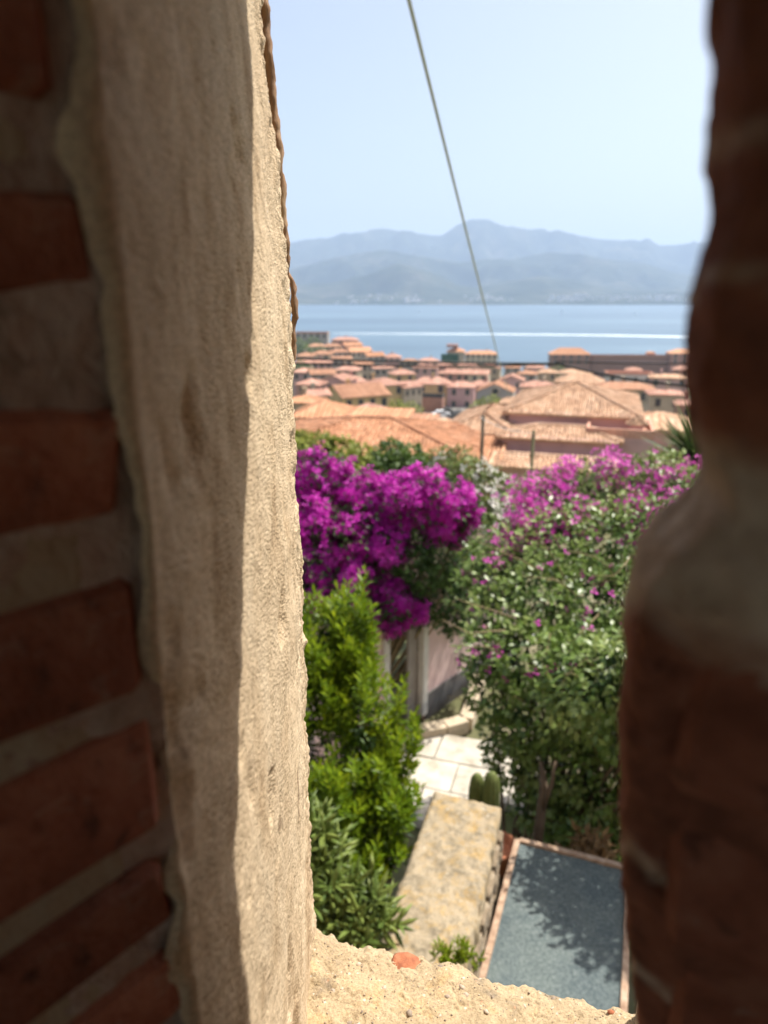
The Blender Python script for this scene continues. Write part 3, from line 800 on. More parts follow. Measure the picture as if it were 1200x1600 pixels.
def clump_points(clumps, n, rmin=.7, rmax=1.08, keep=.78, squash=(1, 1, .9), front=True):
    C = np.array([c[:3] for c in clumps]); Rr = np.array([c[3] for c in clumps])
    w = Rr ** 2; idx = RNG.choice(len(C), int(n * 1.7), p=w / w.sum())
    d = sphere_dirs(len(idx)); f = RNG.uniform(rmin, rmax, len(idx))[:, None]
    bum = 1 + .22 * fbm(d * 2.6 + idx[:, None] * 7.7, 2)[:, None]
    P = C[idx] + d * f * bum * Rr[idx][:, None] * np.array(squash)
    ok = np.ones(len(P), bool)
    for c, r in zip(C, Rr): ok &= (np.linalg.norm((P - c) / np.array(squash), axis=1) > r * keep * .92)
    sel = np.where(ok)[0][:n]
    return P[sel], d[sel], idx[sel]
def px_clumps(lst):
    out = []
    for px, py, Y, rp in lst:
        c = at(px, py, Y); out.append((*c, rp / F * np.linalg.norm(c) * .97))
    return out
def bush_leaves(n, clumps, size, droop=.3, up=.7, **kw):
    P, d, idx = clump_points(clumps, n, **kw)
    k = len(P)
    D = d * .8 + sphere_dirs(k) * .8 + np.array((0, 0, -droop)); U = d * .7 + sphere_dirs(k) * .5 + np.array((0, 0, up))
    S = size * RNG.uniform(.6, 1.25, k)
    return P, D, U, S, idx, d
def patchy(P, sc, seed): return .5 + .5 * np.clip(fbm(P * sc + seed, 3) * 1.3, -1, 1)
def stems(mb, root, clumps, r0=.02, n=None, rnd=random):
    for c in clumps[:n]:
        c = np.array(c[:3]); root = np.array(root, float); m = (root * .5 + c * .5) + np.array((rnd.uniform(-.1, .1), rnd.uniform(-.1, .1), .1))
        mb.tube([root, (root + m) / 2 + np.array((rnd.uniform(-.05, .05), 0, 0)), m, c], [r0, r0 * .8, r0 * .6, r0 * .25], 5)

# ------------------------------------------------------------------ garden below the slit
def build_garden():
    # terrace of pale slabs
    ca, sa = WT, WN
    ter = thing('terrace', (0.3, 6.6, -5.2), None, None); ter['kind'] = 'structure'
    del_keys = [k for k in ('label', 'category') if k in ter.keys()]
    for i in range(-5, 5):
        for j in range(0, 5):
            if j < 2 or i < -2 or i > 0 + (j > 2): continue
            c = np.array((.35, 5.25)) + WT * (i * .62 + (.3 if j % 2 else 0)) + WN * (j * .52)
            mb = MB(); rr = random.Random(i * 17 + j)
            w, h = .613, .513
            V = [(sx * (w / 2 - rr.uniform(0, .012)), sy * (h / 2 - rr.uniform(0, .012))) for sx, sy in ((-1, -1), (1, -1), (1, 1), (-1, 1))]
            plan = [tuple(c + WT * x + WN * y) for x, y in V]
            mb.prism(plan, -5.32, -5.20 + rr.uniform(-.006, .006), rr.random())
            mb.build('paving_slab', M['paving'], ter)
    # kerb running from the door to the bush
    kb = thing('kerb', (0.7, 7.7, -5.2), None, None); kb['kind'] = 'structure'
    kp = [atz(610, 1155, -5.1), atz(653, 1139, -5.1), atz(695, 1131, -5.1), atz(728, 1122, -5.1), atz(737, 1100, -5.1), atz(742, 1075, -5.1), atz(750, 1050, -5.1)]
    for a, b in zip(kp[:-1], kp[1:]):
        d = (b - a)[:2]; l = np.linalg.norm(d); mb = MB()
        mb.box((*((a + b) / 2)[:2], -5.18), (l - .012, .17, .17), math.atan2(d[1], d[0])); mb.build('kerb_stone', M['kerbstone'], kb)
    # rubble garden wall with lichened coping
    p00, p01, p10, p11 = (np.array(q) for q in ((-.20, 2.11, 0), (.32, 3.79, 0), (.23, 2.03, 0), (.72, 3.64, 0)))
    gw = thing('garden_wall', (.3, 3.0, -5.3), 'low weathered wall with orange lichen on its pale coping beside the felt roof', 'garden wall')
    nu, nv = 40, 150
    u = np.linspace(0, 1, nu); v = np.linspace(0, 1, nv)
    def surf(f): return f
    Ug, Vg = np.meshgrid(u, v)
    Xp = ((1 - Ug) * (1 - Vg))[..., None] * p00 + ((1 - Ug) * Vg)[..., None] * p01 + (Ug * (1 - Vg))[..., None] * p10 + (Ug * Vg)[..., None] * p11
    Xp[..., 2] = -3.0
    Pf = Xp.reshape(-1, 3); edge = np.minimum.reduce([Ug, 1 - Ug, (1 - Vg) * 3]).ravel()
    Pf[:, 2] += .014 * fbm(Pf * 7 + 4, 4) + .006 * fbm(Pf * 40, 3) - .03 * np.exp(-edge / .025)
    Pf[:, 2] -= .05 * np.clip(fbm(Pf * 9 + 77, 3) - .25, 0, 1) * np.exp(-edge / .08)
    # walls of the coping: extrude rim down
    rim = list(range(0, nu)) + [r * nu + nu - 1 for r in range(1, nv)] + [(nv - 1) * nu + c for c in range(nu - 2, -1, -1)] + [r * nu for r in range(nv - 2, 0, -1)]
    base = len(Pf); V = [Pf]; cen = Pf.mean(0)
    for dz, out in ((.04, .006), (.12, .012), (.16, .0)):
        Q = Pf[rim].copy(); dirn = Q - cen; dirn[:, 2] = 0; nn = norm(dirn)
        Q[:, 2] = -3.0 - dz + .012 * fbm(Q * 14 + dz * 50, 3); Q[:, :2] += nn[:, :2] * (out + .012 * fbm(Q * 18 + dz * 31, 3))[:, None]; V.append(Q)
    m = len(rim); polys = grid_faces(nv, nu).tolist()
    ring = [rim] + [[base + k * m + i for i in range(m)] for k in range(3)]
    for a, b in zip(ring[:-1], ring[1:]):
        for i in range(m): j = (i + 1) % m; polys.append((a[i], b[i], b[j], a[j]))
    polys.append(tuple(ring[-1]))
    mesh_np('coping', np.concatenate(V), polys, M['coping'], gw, True)
    # rubble body: core plus faced stones on the side and end one can see
    mb = MB(); pl = [p00 + (p10 - p00) * .06, p10 - (p10 - p00) * .06, p11 - (p11 - p01) * .06 - (p11 - p10) * .02, p01 + (p11 - p01) * .06 - (p01 - p00) * .02]
    mb.prism([tuple(q[:2]) for q in pl], -5.4, -3.14); mb.build('core', M['rubble'], gw)
    a, b = p10 - (p10 - p00) * .045, p11 - (p11 - p01) * .045
    d = (b - a)[:2]; L = np.linalg.norm(d); d /= L; nrm = np.array((d[1], -d[0]))
    z = -3.17; rr = random.Random(3)
    while z > -5.2:
        h = rr.uniform(.11, .2); s = rr.uniform(0, .1)
        while s < L:
            w = rr.uniform(.14, .3); w = min(w, L - s)
            if w > .05:
                c = a[:2] + d * (s + w / 2); import bmesh
                bm = bmesh.new(); bmesh.ops.create_icosphere(bm, subdivisions=2, radius=1)
                for q in bm.verts:
                    x, y, zz = [math.copysign(abs(t) ** .45, t) for t in q.co]; j = rr.uniform(.9, 1.08)
                    q.co = (x * w * .5 * j * .95, y * .05 * j, zz * h * .5 * j * .95)
                me = bpy.data.meshes.new('stone'); bm.to_mesh(me); bm.free(); me.materials.append(M['rubble'])
                o = link('stone', me, gw, np.array((c[0] + nrm[0] * .0, c[1] + nrm[1] * .0, z - h / 2)) - wloc(gw)); o.rotation_euler = (0, rr.uniform(-.1, .1), math.atan2(d[1], d[0]))
            s += w + .012
        z -= h + .012
    # felt roofed shed
    zr = -3.4
    TL = atz(812, 1318, zr); TR = TL + np.array((*(WT * np.cos(R_(4)) - WN * np.sin(R_(4))), 0)) * .66
    ax = norm(TL[:2] - atz(764, 1510, zr)[:2]); n2 = np.array((ax[1], -ax[0]))
    TL2 = TL[:2]; wdt, ln = .66, 2.2
    sh = thing('garden_shed', (*(TL2 + n2 * .33 - ax * 1.1), -5.3), 'low shed with a blue grey felt roof edged in timber below the slit', 'shed')
    def P2(s, t): return TL2 + n2 * s - ax * t
    nu, nv = 50, 120
    S, T = np.meshgrid(np.linspace(0, wdt, nu), np.linspace(0, ln, nv))
    Pf = np.stack([(TL2[0] + n2[0] * S - ax[0] * T).ravel(), (TL2[1] + n2[1] * S - ax[1] * T).ravel(), np.full(S.size, zr)], 1)
    Pf[:, 2] += .006 * fbm(Pf * 5, 3) + .02 * (T.ravel() / ln) * 0
    mesh_np('felt_sheet', Pf, grid_faces(nv, nu)[:, ::-1], M['felt'], sh, True)
    def batten(s0, t0, s1, t1, w=.035, h=.05, dz=.012):
        a, b = P2(s0, t0), P2(s1, t1); dd = b - a; l = np.linalg.norm(dd); mb = MB()
        mb.box((*(a + b) / 2, zr + dz - h / 2 + .008), (l, w, h), math.atan2(dd[1], dd[0])); return mb.build('batten', M['timber'], sh)
    batten(-.0178, -.018, -.0178, ln * .40); batten(-.0178, ln * .402, -.0178, ln); batten(wdt + .0178, -.018, wdt + .0178, ln); batten(0, -.0178, wdt, -.0178)
    for s in range(6):
        mb = MB(); a, b = P2(-.005, s * .36 + .02), P2(-.005, s * .36 + .375); dd = b - a
        mb.box((*(a + b) / 2, -4.38), (.34, .025, 1.85), math.atan2(dd[1], dd[0])); mb.build('plank', M['dark_timber'], sh)
    for s in range(3):
        mb = MB(); a, b = P2(s * .22, .004), P2(s * .22 + .21, .004); dd = b - a
        mb.box((*(a + b) / 2, -4.38), (.205, .025, 1.85), math.atan2(dd[1], dd[0])); mb.build('plank', M['dark_timber'], sh)
    # pink cottage with a door
    g = np.array((.444, 7.94)); dw = np.array((.66, .75)); dw /= np.linalg.norm(dw); nb = np.array((-dw[1], dw[0])); z0, z1 = -5.3, -3.56
    co = thing('garden_cottage', (*(g + nb * 1.2), -5.3), 'small pink cottage with a half open door under the magenta bougainvillea', 'cottage')
    def seg(s0, s1, za, zb, th=.2, off=0):
        mb = MB(); mb.prism([tuple(g + dw * s0 + nb * off), tuple(g + dw * s1 + nb * off), tuple(g + dw * s1 + nb * (th + off)), tuple(g + dw * s0 + nb * (th + off))], za, zb); return mb
    mb = seg(-1.8, -.62, z0, z1); b2 = seg(.12, 2.4, z0, z1); b3 = seg(-.62, .12, -3.62, z1)
    for q in (b2, b3): mb.add(q.v, q.f)
    mb.add(*(lambda s: (s.v, s.f))(MB().prism([tuple(g - dw * 1.8 + nb * .2), tuple(g - dw * 1.6 + nb * .2), tuple(g - dw * 1.6 + nb * 1.1), tuple(g - dw * 1.8 + nb * 1.1)], z0, z1)))
    mb.add(*(lambda s: (s.v, s.f))(MB().prism([tuple(g + dw * 2.2 + nb * .2), tuple(g + dw * 2.4 + nb * .2), tuple(g + dw * 2.4 + nb * 1.1), tuple(g + dw * 2.2 + nb * 1.1)], z0, z1)))
    mb.build('wall', M['pink_wall'], co)
    pb = seg(.13, 2.38, z0, -4.93, .02, -.02); pb.build('plinth', M['stain'], co)
    seg(-1.95, 2.5, z1, z1 + .12, 1.3, -.1).build('roof', M['dark_timber'], co)
    seg(-.62, .12, z0, -3.62, .02, .6).build('shade_panel', M['dark'], co)  # black panel painting the shade behind the half open door
    seg(-.70, -.60, -5.2, -3.62, .09, -.035).build('door_post', M['white_trim'], co); seg(.04, .14, -5.2, -3.62, .09, -.035).build('door_post', M['white_trim'], co)
    seg(-.70, .14, -3.62, -3.54, .09, -.036).build('door_head', M['white_trim'], co)
    seg(-.15, .03, -5.2, -3.63, .035, .06).build('door', M['grey_door'], co)
    # columnar cactus and pot
    for i, (px, py, r, Y) in enumerate(((746, 1208, .052, 4.10), (769, 1206, .055, 4.02))):
        top = at(px, py, Y)
        c = thing('columnar_cactus', (top[0], top[1], -5.05), ['columnar cactus behind the coping, the darker one nearest the white slabs', 'columnar cactus beside the coping corner, the paler one by the terracotta pot'][i], 'cactus', 'columnar cacti behind the garden wall')
        H = top[2] + 5.05; pr = [(r * .7, 0)] + [(r * (1 + .04 * math.sin(k * 2.1)), H * k / 9) for k in range(1, 8)] + [(r * .98, H * .93), (r * .8, H * .975), (r * .4, H * .995), (r * .08, H)]
        mb = MB().lathe((top[0], top[1], -5.05), pr, 40, 10, .10); mb.build('stem', M['cactus'], c, True)
    p = at(778, 1330, 3.93); pc = (p[0], p[1] + .0)
    pot = thing('flower_pot', (pc[0], pc[1], -5.3), 'terracotta pot in the shade between coping and felt roof', 'pot')
    zt = p[2] + .06
    MB().lathe((*pc, 0), [(.08, zt - .22), (.115, zt - .03), (.13, zt - .03), (.13, zt), (.112, zt), (.10, zt - .05), (.01, zt - .05)], 24).build('pot_body', M['terracotta'], pot, True)
    MB().lathe((*pc, 0), [(.12, -5.3), (.12, zt - .225), (.02, zt - .222)], 16).build('pot_stand', M['dark_timber'], pot, True)
build_garden()

def build_plants():
    # ---- magenta bougainvillea
    fl = [(480, 742, 8.0, 44), (520, 738, 8.0, 34), (560, 775, 7.9, 40), (610, 785, 7.8, 46), (660, 772, 7.8, 44), (705, 785, 7.8, 42), (728, 805, 7.8, 26), (490, 815, 7.7, 50), (540, 835, 7.6, 52),
          (495, 880, 7.5, 50), (550, 900, 7.5, 48), (510, 935, 7.4, 46), (565, 955, 7.4, 40), (605, 850, 7.6, 40), (615, 940, 7.5, 38), (645, 955, 7.5, 28), (615, 978, 7.4, 22), (690, 825, 7.8, 32), (715, 840, 7.75, 18), (410, 790, 7.8, 60), (420, 900, 7.6, 60), (340, 840, 7.8, 70), (655, 800, 7.7, 30)]
    gr = [(655, 862, 7.55, 26), (640, 880, 7.5, 26), (662, 900, 7.5, 28), (692, 890, 7.55, 26), (640, 885, 7.75, 36), (675, 885, 7.85, 36), (660, 915, 7.75, 34), (715, 900, 8.0, 40), (700, 950, 8.0, 40), (600, 900, 7.8, 40), (560, 850, 7.9, 50), (520, 900, 7.8, 50), (735, 850, 8.2, 40), (705, 865, 8.1, 40), (740, 900, 8.3, 45), (630, 860, 7.9, 45), (580, 960, 7.7, 40), (690, 930, 7.9, 34), (640, 830, 7.95, 46), (650, 870, 8.7, 60), (700, 865, 8.9, 55), (745, 900, 8.7, 55), (600, 830, 8.7, 60), (540, 860, 8.6, 70), (720, 950, 8.5, 45)]
    cf, cg = px_clumps(fl), px_clumps(gr)
    t = thing('bougainvillea', (-.3, 8.0, -5.3), 'dense magenta bougainvillea heaped over the cottage roof', 'bougainvillea')
    n = 30000
    P, d, idx = clump_points(cf, n, .62, 1.0, .72)
    P = P + d * (.10 * fbm(P * 5.5 + 3, 3) + .05 * fbm(P * 13, 2))[:, None]
    patches = patchy(P, 5.0, 5); keepm = patches > .24  # patchy mask that thins out the flower clusters
    P, d = P[keepm], d[keepm]; k = len(P)
    D = sphere_dirs(k); U = d * 1.0 + sphere_dirs(k) * .6 + np.array((0, 0, .25))
    rn = np.clip(patchy(P, 5.0, 60) * .75 + RNG.random(k) * .4 - .1, 0, 1)
    cloud('blossom', t, M['magenta'], P, np.cross(U, D), U, .046 * RNG.uniform(.7, 1.2, k), BR_V, BR_F, rn, 300, 'bract_cluster')
    P, D, U, S, idx, d = bush_leaves(11000, cf, .06, rmin=.5, rmax=1.08)
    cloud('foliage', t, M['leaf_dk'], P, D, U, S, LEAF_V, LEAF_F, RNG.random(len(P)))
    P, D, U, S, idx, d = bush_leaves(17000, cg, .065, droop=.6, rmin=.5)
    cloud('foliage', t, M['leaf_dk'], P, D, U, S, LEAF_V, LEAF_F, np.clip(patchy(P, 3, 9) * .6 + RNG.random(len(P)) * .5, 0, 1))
    mb = MB(); stems(mb, (-.3, 8.0, -5.3), cf + cg, .03); mb.build('stem', M['twig'], t)

    # ---- large right hand bougainvillea, mostly leaf
    lf = [(850, 795, 5.9, 56), (910, 768, 6.0, 52), (970, 775, 6.0, 56), (1030, 765, 6.0, 58), (1080, 790, 6.0, 50), (1115, 850, 5.8, 60), (800, 862, 5.7, 48), (870, 850, 5.5, 60), (950, 850, 5.5, 68), (1030, 850, 5.5, 70), (765, 905, 5.5, 45),
          (785, 960, 5.3, 52), (850, 930, 5.2, 66), (930, 940, 5.1, 68), (1010, 940, 5.1, 70), (765, 1020, 5.2, 46), (830, 1030, 5.0, 66), (910, 1040, 4.9, 68), (990, 1050, 4.9, 70), (775, 1085, 5.1, 44), (840, 1110, 4.9, 58), (920, 1130, 4.8, 66), (1000, 1150, 4.8, 70),
          (815, 1150, 4.95, 36), (875, 1195, 4.85, 46), (940, 1215, 4.75, 56), (905, 1262, 4.8, 34), (1000, 1260, 4.7, 60), (955, 1290, 4.7, 34), (1080, 1000, 5.0, 80), (1100, 1120, 4.8, 80), (1100, 1250, 4.7, 80), (1180, 900, 5.4, 90), (1180, 1050, 5.0, 90), (830, 1195, 5.0, 30), (850, 1240, 5.0, 28), (725, 930, 5.6, 26), (740, 870, 5.8, 24)]
    lf = [(a, b, Y + max(0, (1060 - b) / 300) ** 1.1 * 1.15, r) for a, b, Y, r in lf] + [(905, 1310, 4.35, 26), (945, 1330, 4.3, 24), (860, 1320, 4.5, 22), (985, 1320, 4.4, 40), (800, 1195, 5.1, 36), (838, 1262, 4.75, 32), (872, 1296, 4.55, 26), (790, 1150, 5.2, 36)]
    cl = px_clumps(lf) + [(1.95, 3.95, -1.95, .42), (2.15, 4.3, -2.2, .45), (1.72, 4.1, -2.75, .30), (1.6, 4.35, -2.6, .34), (2.3, 4.0, -1.6, .45), (1.45, 4.55, -2.7, .36), (1.85, 3.72, -2.35, .26), (2.65, 4.0, -1.15, .5), (2.7, 3.7, -1.7, .5)]  # last clumps unseen, added at the right to shade the felt roof
    t = thing('bougainvillea', (1.6, 5.6, -5.3), 'big leafy green bougainvillea with scattered pink bracts behind the felt roof', 'bougainvillea')
    P, D, U, S, idx, d = bush_leaves(36000, cl, .074, droop=.2, up=1.0, rmin=.66, rmax=1.1)
    rn = np.clip(patchy(P, 2.4, 19) * .55 + RNG.random(len(P)) * .5, 0, 1)
    cloud('foliage', t, M['leaf_b'], P, D, U, S, LEAF_V, LEAF_F, rn, 300, 'leaf')
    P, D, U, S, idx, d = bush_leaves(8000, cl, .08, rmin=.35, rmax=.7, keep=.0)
    cloud('inner_foliage', t, M['leaf_dk'], P, D, U, S, LEAF_V, LEAF_F, RNG.random(len(P)) * .6)  # inner leaves in a darker green, painting the shade inside the bush
    fc = [(830, 780, 5.75, 36), (865, 800, 5.7, 34), (880, 770, 5.8, 34), (845, 830, 5.6, 26), (905, 800, 5.7, 28), (960, 735, 5.85, 28), (1020, 780, 5.75, 26), (1075, 790, 5.7, 34), (1060, 830, 5.55, 34), (1030, 850, 5.4, 24), (990, 790, 5.7, 20), (1040, 880, 5.3, 22), (815, 815, 5.7, 26), (790, 850, 5.6, 16), (920, 895, 5.2, 14), (775, 880, 5.5, 12), (1090, 740, 5.9, 24), (1050, 810, 5.6, 34), (1085, 860, 5.4, 30), (1040, 760, 5.8, 26), (1000, 840, 5.5, 22), (880, 735, 5.9, 20)]
    fc = [(a, b, Y + max(0, (1060 - b) / 300) ** 1.1 * 1.15 - .05, r) for a, b, Y, r in fc]
    P, d, idx = clump_points(px_clumps(fc), 3400, .6, 1.5, .0)
    P2, d2, _ = clump_points(cl[:20], 420, .95, 1.12)
    P = np.concatenate([P, P2]); d = np.concatenate([d, d2])
    keepm = (patchy(P, 4.5, 3) > .38); P, d = P[keepm], d[keepm]; k = len(P)
    D = sphere_dirs(k); U = d + sphere_dirs(k) * .6 + np.array((0, -.3, .35))
    cloud('blossom', t, M['pinkbract'], P, np.cross(U, D), U, .040 * RNG.uniform(.7, 1.2, k), BR_V, BR_F, np.clip(patchy(P, 3, 2) * .5 + RNG.random(k) * .5, 0, 1), 300, 'bract_cluster')
    mb = MB(); stems(mb, (1.7, 5.4, -5.3), cl, .03); stems(mb, (1.1, 5.0, -5.3), cl[12:25], .022)
    mb.build('stem', M['bark'], t)
    # long tan shoots arching out of the bush
    rr = random.Random(12)
    def shoot(pts, r=.006):
        mb = MB(); mb.tube(pts, [r, r * .9, r * .7, r * .35][:len(pts)], 5); return mb.build('shoot', M['twig'], t)
    for a, b, c, Y in (((790, 985), (735, 990), (690, 968), 4.9), ((800, 965), (740, 945), (712, 935), 5.0), ((880, 900), (850, 850), (825, 815), 5.2), ((900, 930), (865, 905), (815, 900), 4.95), ((860, 990), (845, 1050), (852, 1100), 4.65), ((935, 960), (905, 990), (860, 1040), 4.7), ((960, 900), (930, 870), (885, 860), 5.1), ((840, 890), (790, 865), (745, 845), 5.3), ((930, 1040), (945, 1080), (935, 1120), 4.55), ((800, 1030), (760, 1010), (700, 1010), 4.9), ((905, 1110), (925, 1150), (935, 1190), 4.55), ((880, 800), (870, 760), (862, 722), 5.8), ((985, 870), (960, 900), (925, 900), 5.0), ((830, 730), (815, 745), (800, 790), 5.8)):
        p = [at(*a, Y + .15), at(*b, Y - .02), at(*c, Y + .02)]; shoot([p[0], (p[0] + p[1]) / 2 + np.array((0, -.03, .02)), p[1], p[2]])
    for k in range(46):
        c = cl[rr.randrange(len(cl))]; c0 = np.array(c[:3]); dd = np.array((rr.uniform(-1, 1), rr.uniform(-1, -.2), rr.uniform(-.4, 1))); dd /= np.linalg.norm(dd)
        p0 = c0 + dd * c[3] * .85; p1 = c0 + dd * c[3] * 1.12; sd_ = np.array((rr.uniform(-1, 1), rr.uniform(-.4, .2), rr.uniform(-.7, .5))); p2 = p1 + sd_ * .14; p3 = p2 + sd_ * .12 + np.array((0, 0, -.05))
        shoot([p0, p1, p2, p3], .0045)
    # dried litter and stalks under the bush
    t2 = thing('dry_plant', (1.15, 4.15, -5.3), 'brown dried plant in the shade at the far edge of the felt roof', 'dry plant')
    ctr = [(925, 1325, 4.0, 26), (890, 1345, 3.95, 18), (945, 1345, 3.9, 14)]
    P, D, U, S, idx, d = bush_leaves(420, px_clumps(ctr), .10, rmin=.1, rmax=1.1, keep=0)
    cloud('foliage', t2, M['dry'], P, D, U, S, LONG_V, LEAF_F, RNG.random(len(P)))
    mb = MB(); stems(mb, (1.15, 4.15, -5.3), px_clumps(ctr), .02); mb.build('stem', M['twig'], t2)
    tr = thing('dead_trunk', (.98, 4.35, -5.3), 'bare dead trunk leaning in the dark behind the shed', 'trunk')
    mb = MB(); mb.tube([(1.0, 4.4, -5.3), at(838, 1330, 4.2), at(850, 1230, 4.35), at(846, 1190, 4.45)], [.05, .042, .034, .02], 8)
    mb.tube([at(846, 1270, 4.28), at(862, 1225, 4.3), at(868, 1190, 4.35)], [.02, .016, .01], 6); mb.build('trunk', M['bark'], tr, True)

    # ---- bright green shrub on the left
    sc = [(480, 1230, 3.7, 50), (500, 1270, 3.6, 44), (622, 1195, 4.1, 22), (632, 1265, 3.9, 18), (590, 1345, 3.5, 30), (625, 1290, 3.65, 24), (560, 1390, 3.35, 28), (515, 1380, 3.3, 30), (480, 1330, 3.4, 40), (500, 1010, 4.4, 44), (545, 1012, 4.4, 40), (560, 1012, 4.42, 22), (574, 1048, 4.35, 22), (485, 1000, 4.42, 36), (520, 1000, 4.42, 30), (520, 1060, 4.25, 50), (547, 1075, 4.25, 38), (574, 1095, 4.3, 22), (500, 1120, 4.1, 50), (560, 1130, 4.05, 52), (587, 1142, 4.15, 30), (520, 1190, 3.95, 50), (565, 1190, 3.95, 46), (607, 1200, 4.05, 32), (540, 1250, 3.8, 52), (590, 1255, 3.85, 40), (622, 1240, 3.95, 22), (560, 1310, 3.7, 46), (600, 1310, 3.75, 34), (430, 1050, 4.3, 70), (430, 1180, 4.0, 70), (570, 1365, 3.6, 34), (520, 1300, 3.7, 40)]
    cs = px_clumps(sc)
    t = thing('shrub', (-.35, 4.2, -5.3), 'bright green glossy shrub between the plaster jamb and the coping', 'shrub')
    P, d, idx = clump_points(cs, 1700, .62, 1.12, .7)
    P = P + np.array((0, 0, 1.)) * (.16 * np.clip(fbm(P * 6 + 3, 2), -.2, 1))[:, None]; kk = patchy(P, 4.6, 15) > .33; P, d = P[kk], d[kk]
    tip = np.where((d[:, 2] > .1) & (RNG.random(len(P)) < .42))[0]
    ex, ed = [], []
    for t_ in tip:
        v = norm(d[t_] * .25 + np.array((RNG.uniform(-.15, .15), RNG.uniform(-.2, .1), 1)))
        for q in range(1, 2 + int(RNG.integers(1, 3))): ex.append(P[t_] + v * .06 * q); ed.append(v)
    P = np.concatenate([P, np.array(ex)]); d = np.concatenate([d, np.array(ed)])
    k = len(P); ax = norm(d * .4 + np.array((0, -.1, 1.0)) + sphere_dirs(k) * .2)
    nl = 9; a0 = RNG.random(k) * 6.28
    e1 = norm(np.cross(ax, np.array((1, .1, 0)))); e2 = np.cross(ax, e1)
    PP, DD, UU, SS, RR = [], [], [], [], []
    hi = np.clip((P[:, 2] + 3.9) / 2.0, 0, 1)
    for q in range(nl):
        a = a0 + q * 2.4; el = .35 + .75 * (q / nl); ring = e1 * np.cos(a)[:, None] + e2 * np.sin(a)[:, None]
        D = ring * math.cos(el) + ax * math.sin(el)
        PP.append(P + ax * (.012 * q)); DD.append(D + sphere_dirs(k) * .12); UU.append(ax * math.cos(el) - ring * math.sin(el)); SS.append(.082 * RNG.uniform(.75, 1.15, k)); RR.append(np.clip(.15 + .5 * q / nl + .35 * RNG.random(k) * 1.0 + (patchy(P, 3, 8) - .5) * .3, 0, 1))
    PP, DD, UU, SS, RR = (np.concatenate(x) for x in (PP, DD, UU, SS, RR))
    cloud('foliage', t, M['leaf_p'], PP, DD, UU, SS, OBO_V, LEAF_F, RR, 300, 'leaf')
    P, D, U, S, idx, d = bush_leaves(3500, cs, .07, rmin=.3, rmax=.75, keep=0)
    cloud('inner_foliage', t, M['leaf_dk'], P, D, U, S, LONG_V, LEAF_F, RNG.random(len(P)))  # darker inner leaves put the shade between shoots into the colour
    mb = MB(); stems(mb, (-.2, 4.3, -5.3), cs, .02); mb.build('stem', M['bark'], t)
    # upright tips on the crown
    # ---- fleshy long-leaved plant lower left
    t = thing('succulent', (-.25, 2.9, -4.9), 'dusty green succulent with long finger leaves low beside the plaster jamb', 'succulent')
    cc = px_clumps([(495, 1300, 3.0, 26), (510, 1350, 2.9, 30), (500, 1400, 2.8, 34), (540, 1420, 2.75, 34), (570, 1440, 2.7, 34), (600, 1450, 2.68, 22), (460, 1380, 2.8, 60), (540, 1470, 2.65, 30)])
    P, d, idx = clump_points(cc, 130, .5, 1.0, 0)
    k = len(P); ax = norm(d * .5 + np.array((.1, -.25, .8)) + sphere_dirs(k) * .35); e1 = norm(np.cross(ax, np.array((1, .1, 0)))); e2 = np.cross(ax, e1); a0 = RNG.random(k) * 6.28
    PP, DD, UU, SS, RR = [], [], [], [], []
    for q in range(10):
        a = a0 + q * 2.4; el = .25 + .9 * q / 10; ring = e1 * np.cos(a)[:, None] + e2 * np.sin(a)[:, None]
        PP.append(P + ax * (.01 * q)); DD.append(ring * math.cos(el) + ax * math.sin(el)); UU.append(ax * math.cos(el) - ring * math.sin(el)); SS.append(.115 * RNG.uniform(.7, 1.25, k)); RR.append(np.clip(RNG.random(k) * .7 + .04 * q, 0, 1))
    PP, DD, UU, SS, RR = (np.concatenate(x) for x in (PP, DD, UU, SS, RR))
    cloud('foliage', t, M['leaf_s'], PP, DD, UU, SS, FINGER_V, FINGER_F, RR, 300, 'leaf')
    mb = MB(); stems(mb, (-.25, 2.9, -4.9), cc, .016); mb.build('stem', M['twig'], t)
    # small bright sprigs by the near end of the coping
    t = thing('succulent', (.33, 2.3, -4.6), 'small bright green succulent tuft against the near end of the coping', 'succulent')
    cc = px_clumps([(700, 1492, 2.42, 14), (725, 1492, 2.4, 16), (742, 1500, 2.38, 12), (712, 1510, 2.4, 18), (690, 1505, 2.42, 14)])
    P, d, idx = clump_points(cc, 46, .3, 1.0, 0); k = len(P); PP, DD, UU, SS, RR = [], [], [], [], []
    ax = norm(d * .3 + np.array((0, -.1, 1.)) + sphere_dirs(k) * .25); e1 = norm(np.cross(ax, np.array((1, .1, 0)))); e2 = np.cross(ax, e1)
    for q in range(7):
        a = q * 2.4; el = .4 + .8 * q / 7; ring = e1 * math.cos(a) + e2 * math.sin(a)
        PP.append(P + ax * .006 * q); DD.append(ring * math.cos(el) + ax * math.sin(el)); UU.append(ax); SS.append(.04 * RNG.uniform(.7, 1.2, k)); RR.append(np.clip(RNG.random(k) * .5 + .5, 0, 1))
    PP, DD, UU, SS, RR = (np.concatenate(x) for x in (PP, DD, UU, SS, RR))
    cloud('foliage', t, M['leaf_p'], PP, DD, UU, SS, FINGER_V, FINGER_F, RR, 120, 'leaf')
    mb = MB(); stems(mb, (.33, 2.3, -4.6), cc, .01); mb.build('stem', M['twig'], t)

    # ---- white oleander, olive trees and shrubs beyond the garden
    t = thing('oleander', (1.8, 11.5, -6.2), 'pale oleander full of white flowers right of the magenta bougainvillea', 'oleander')
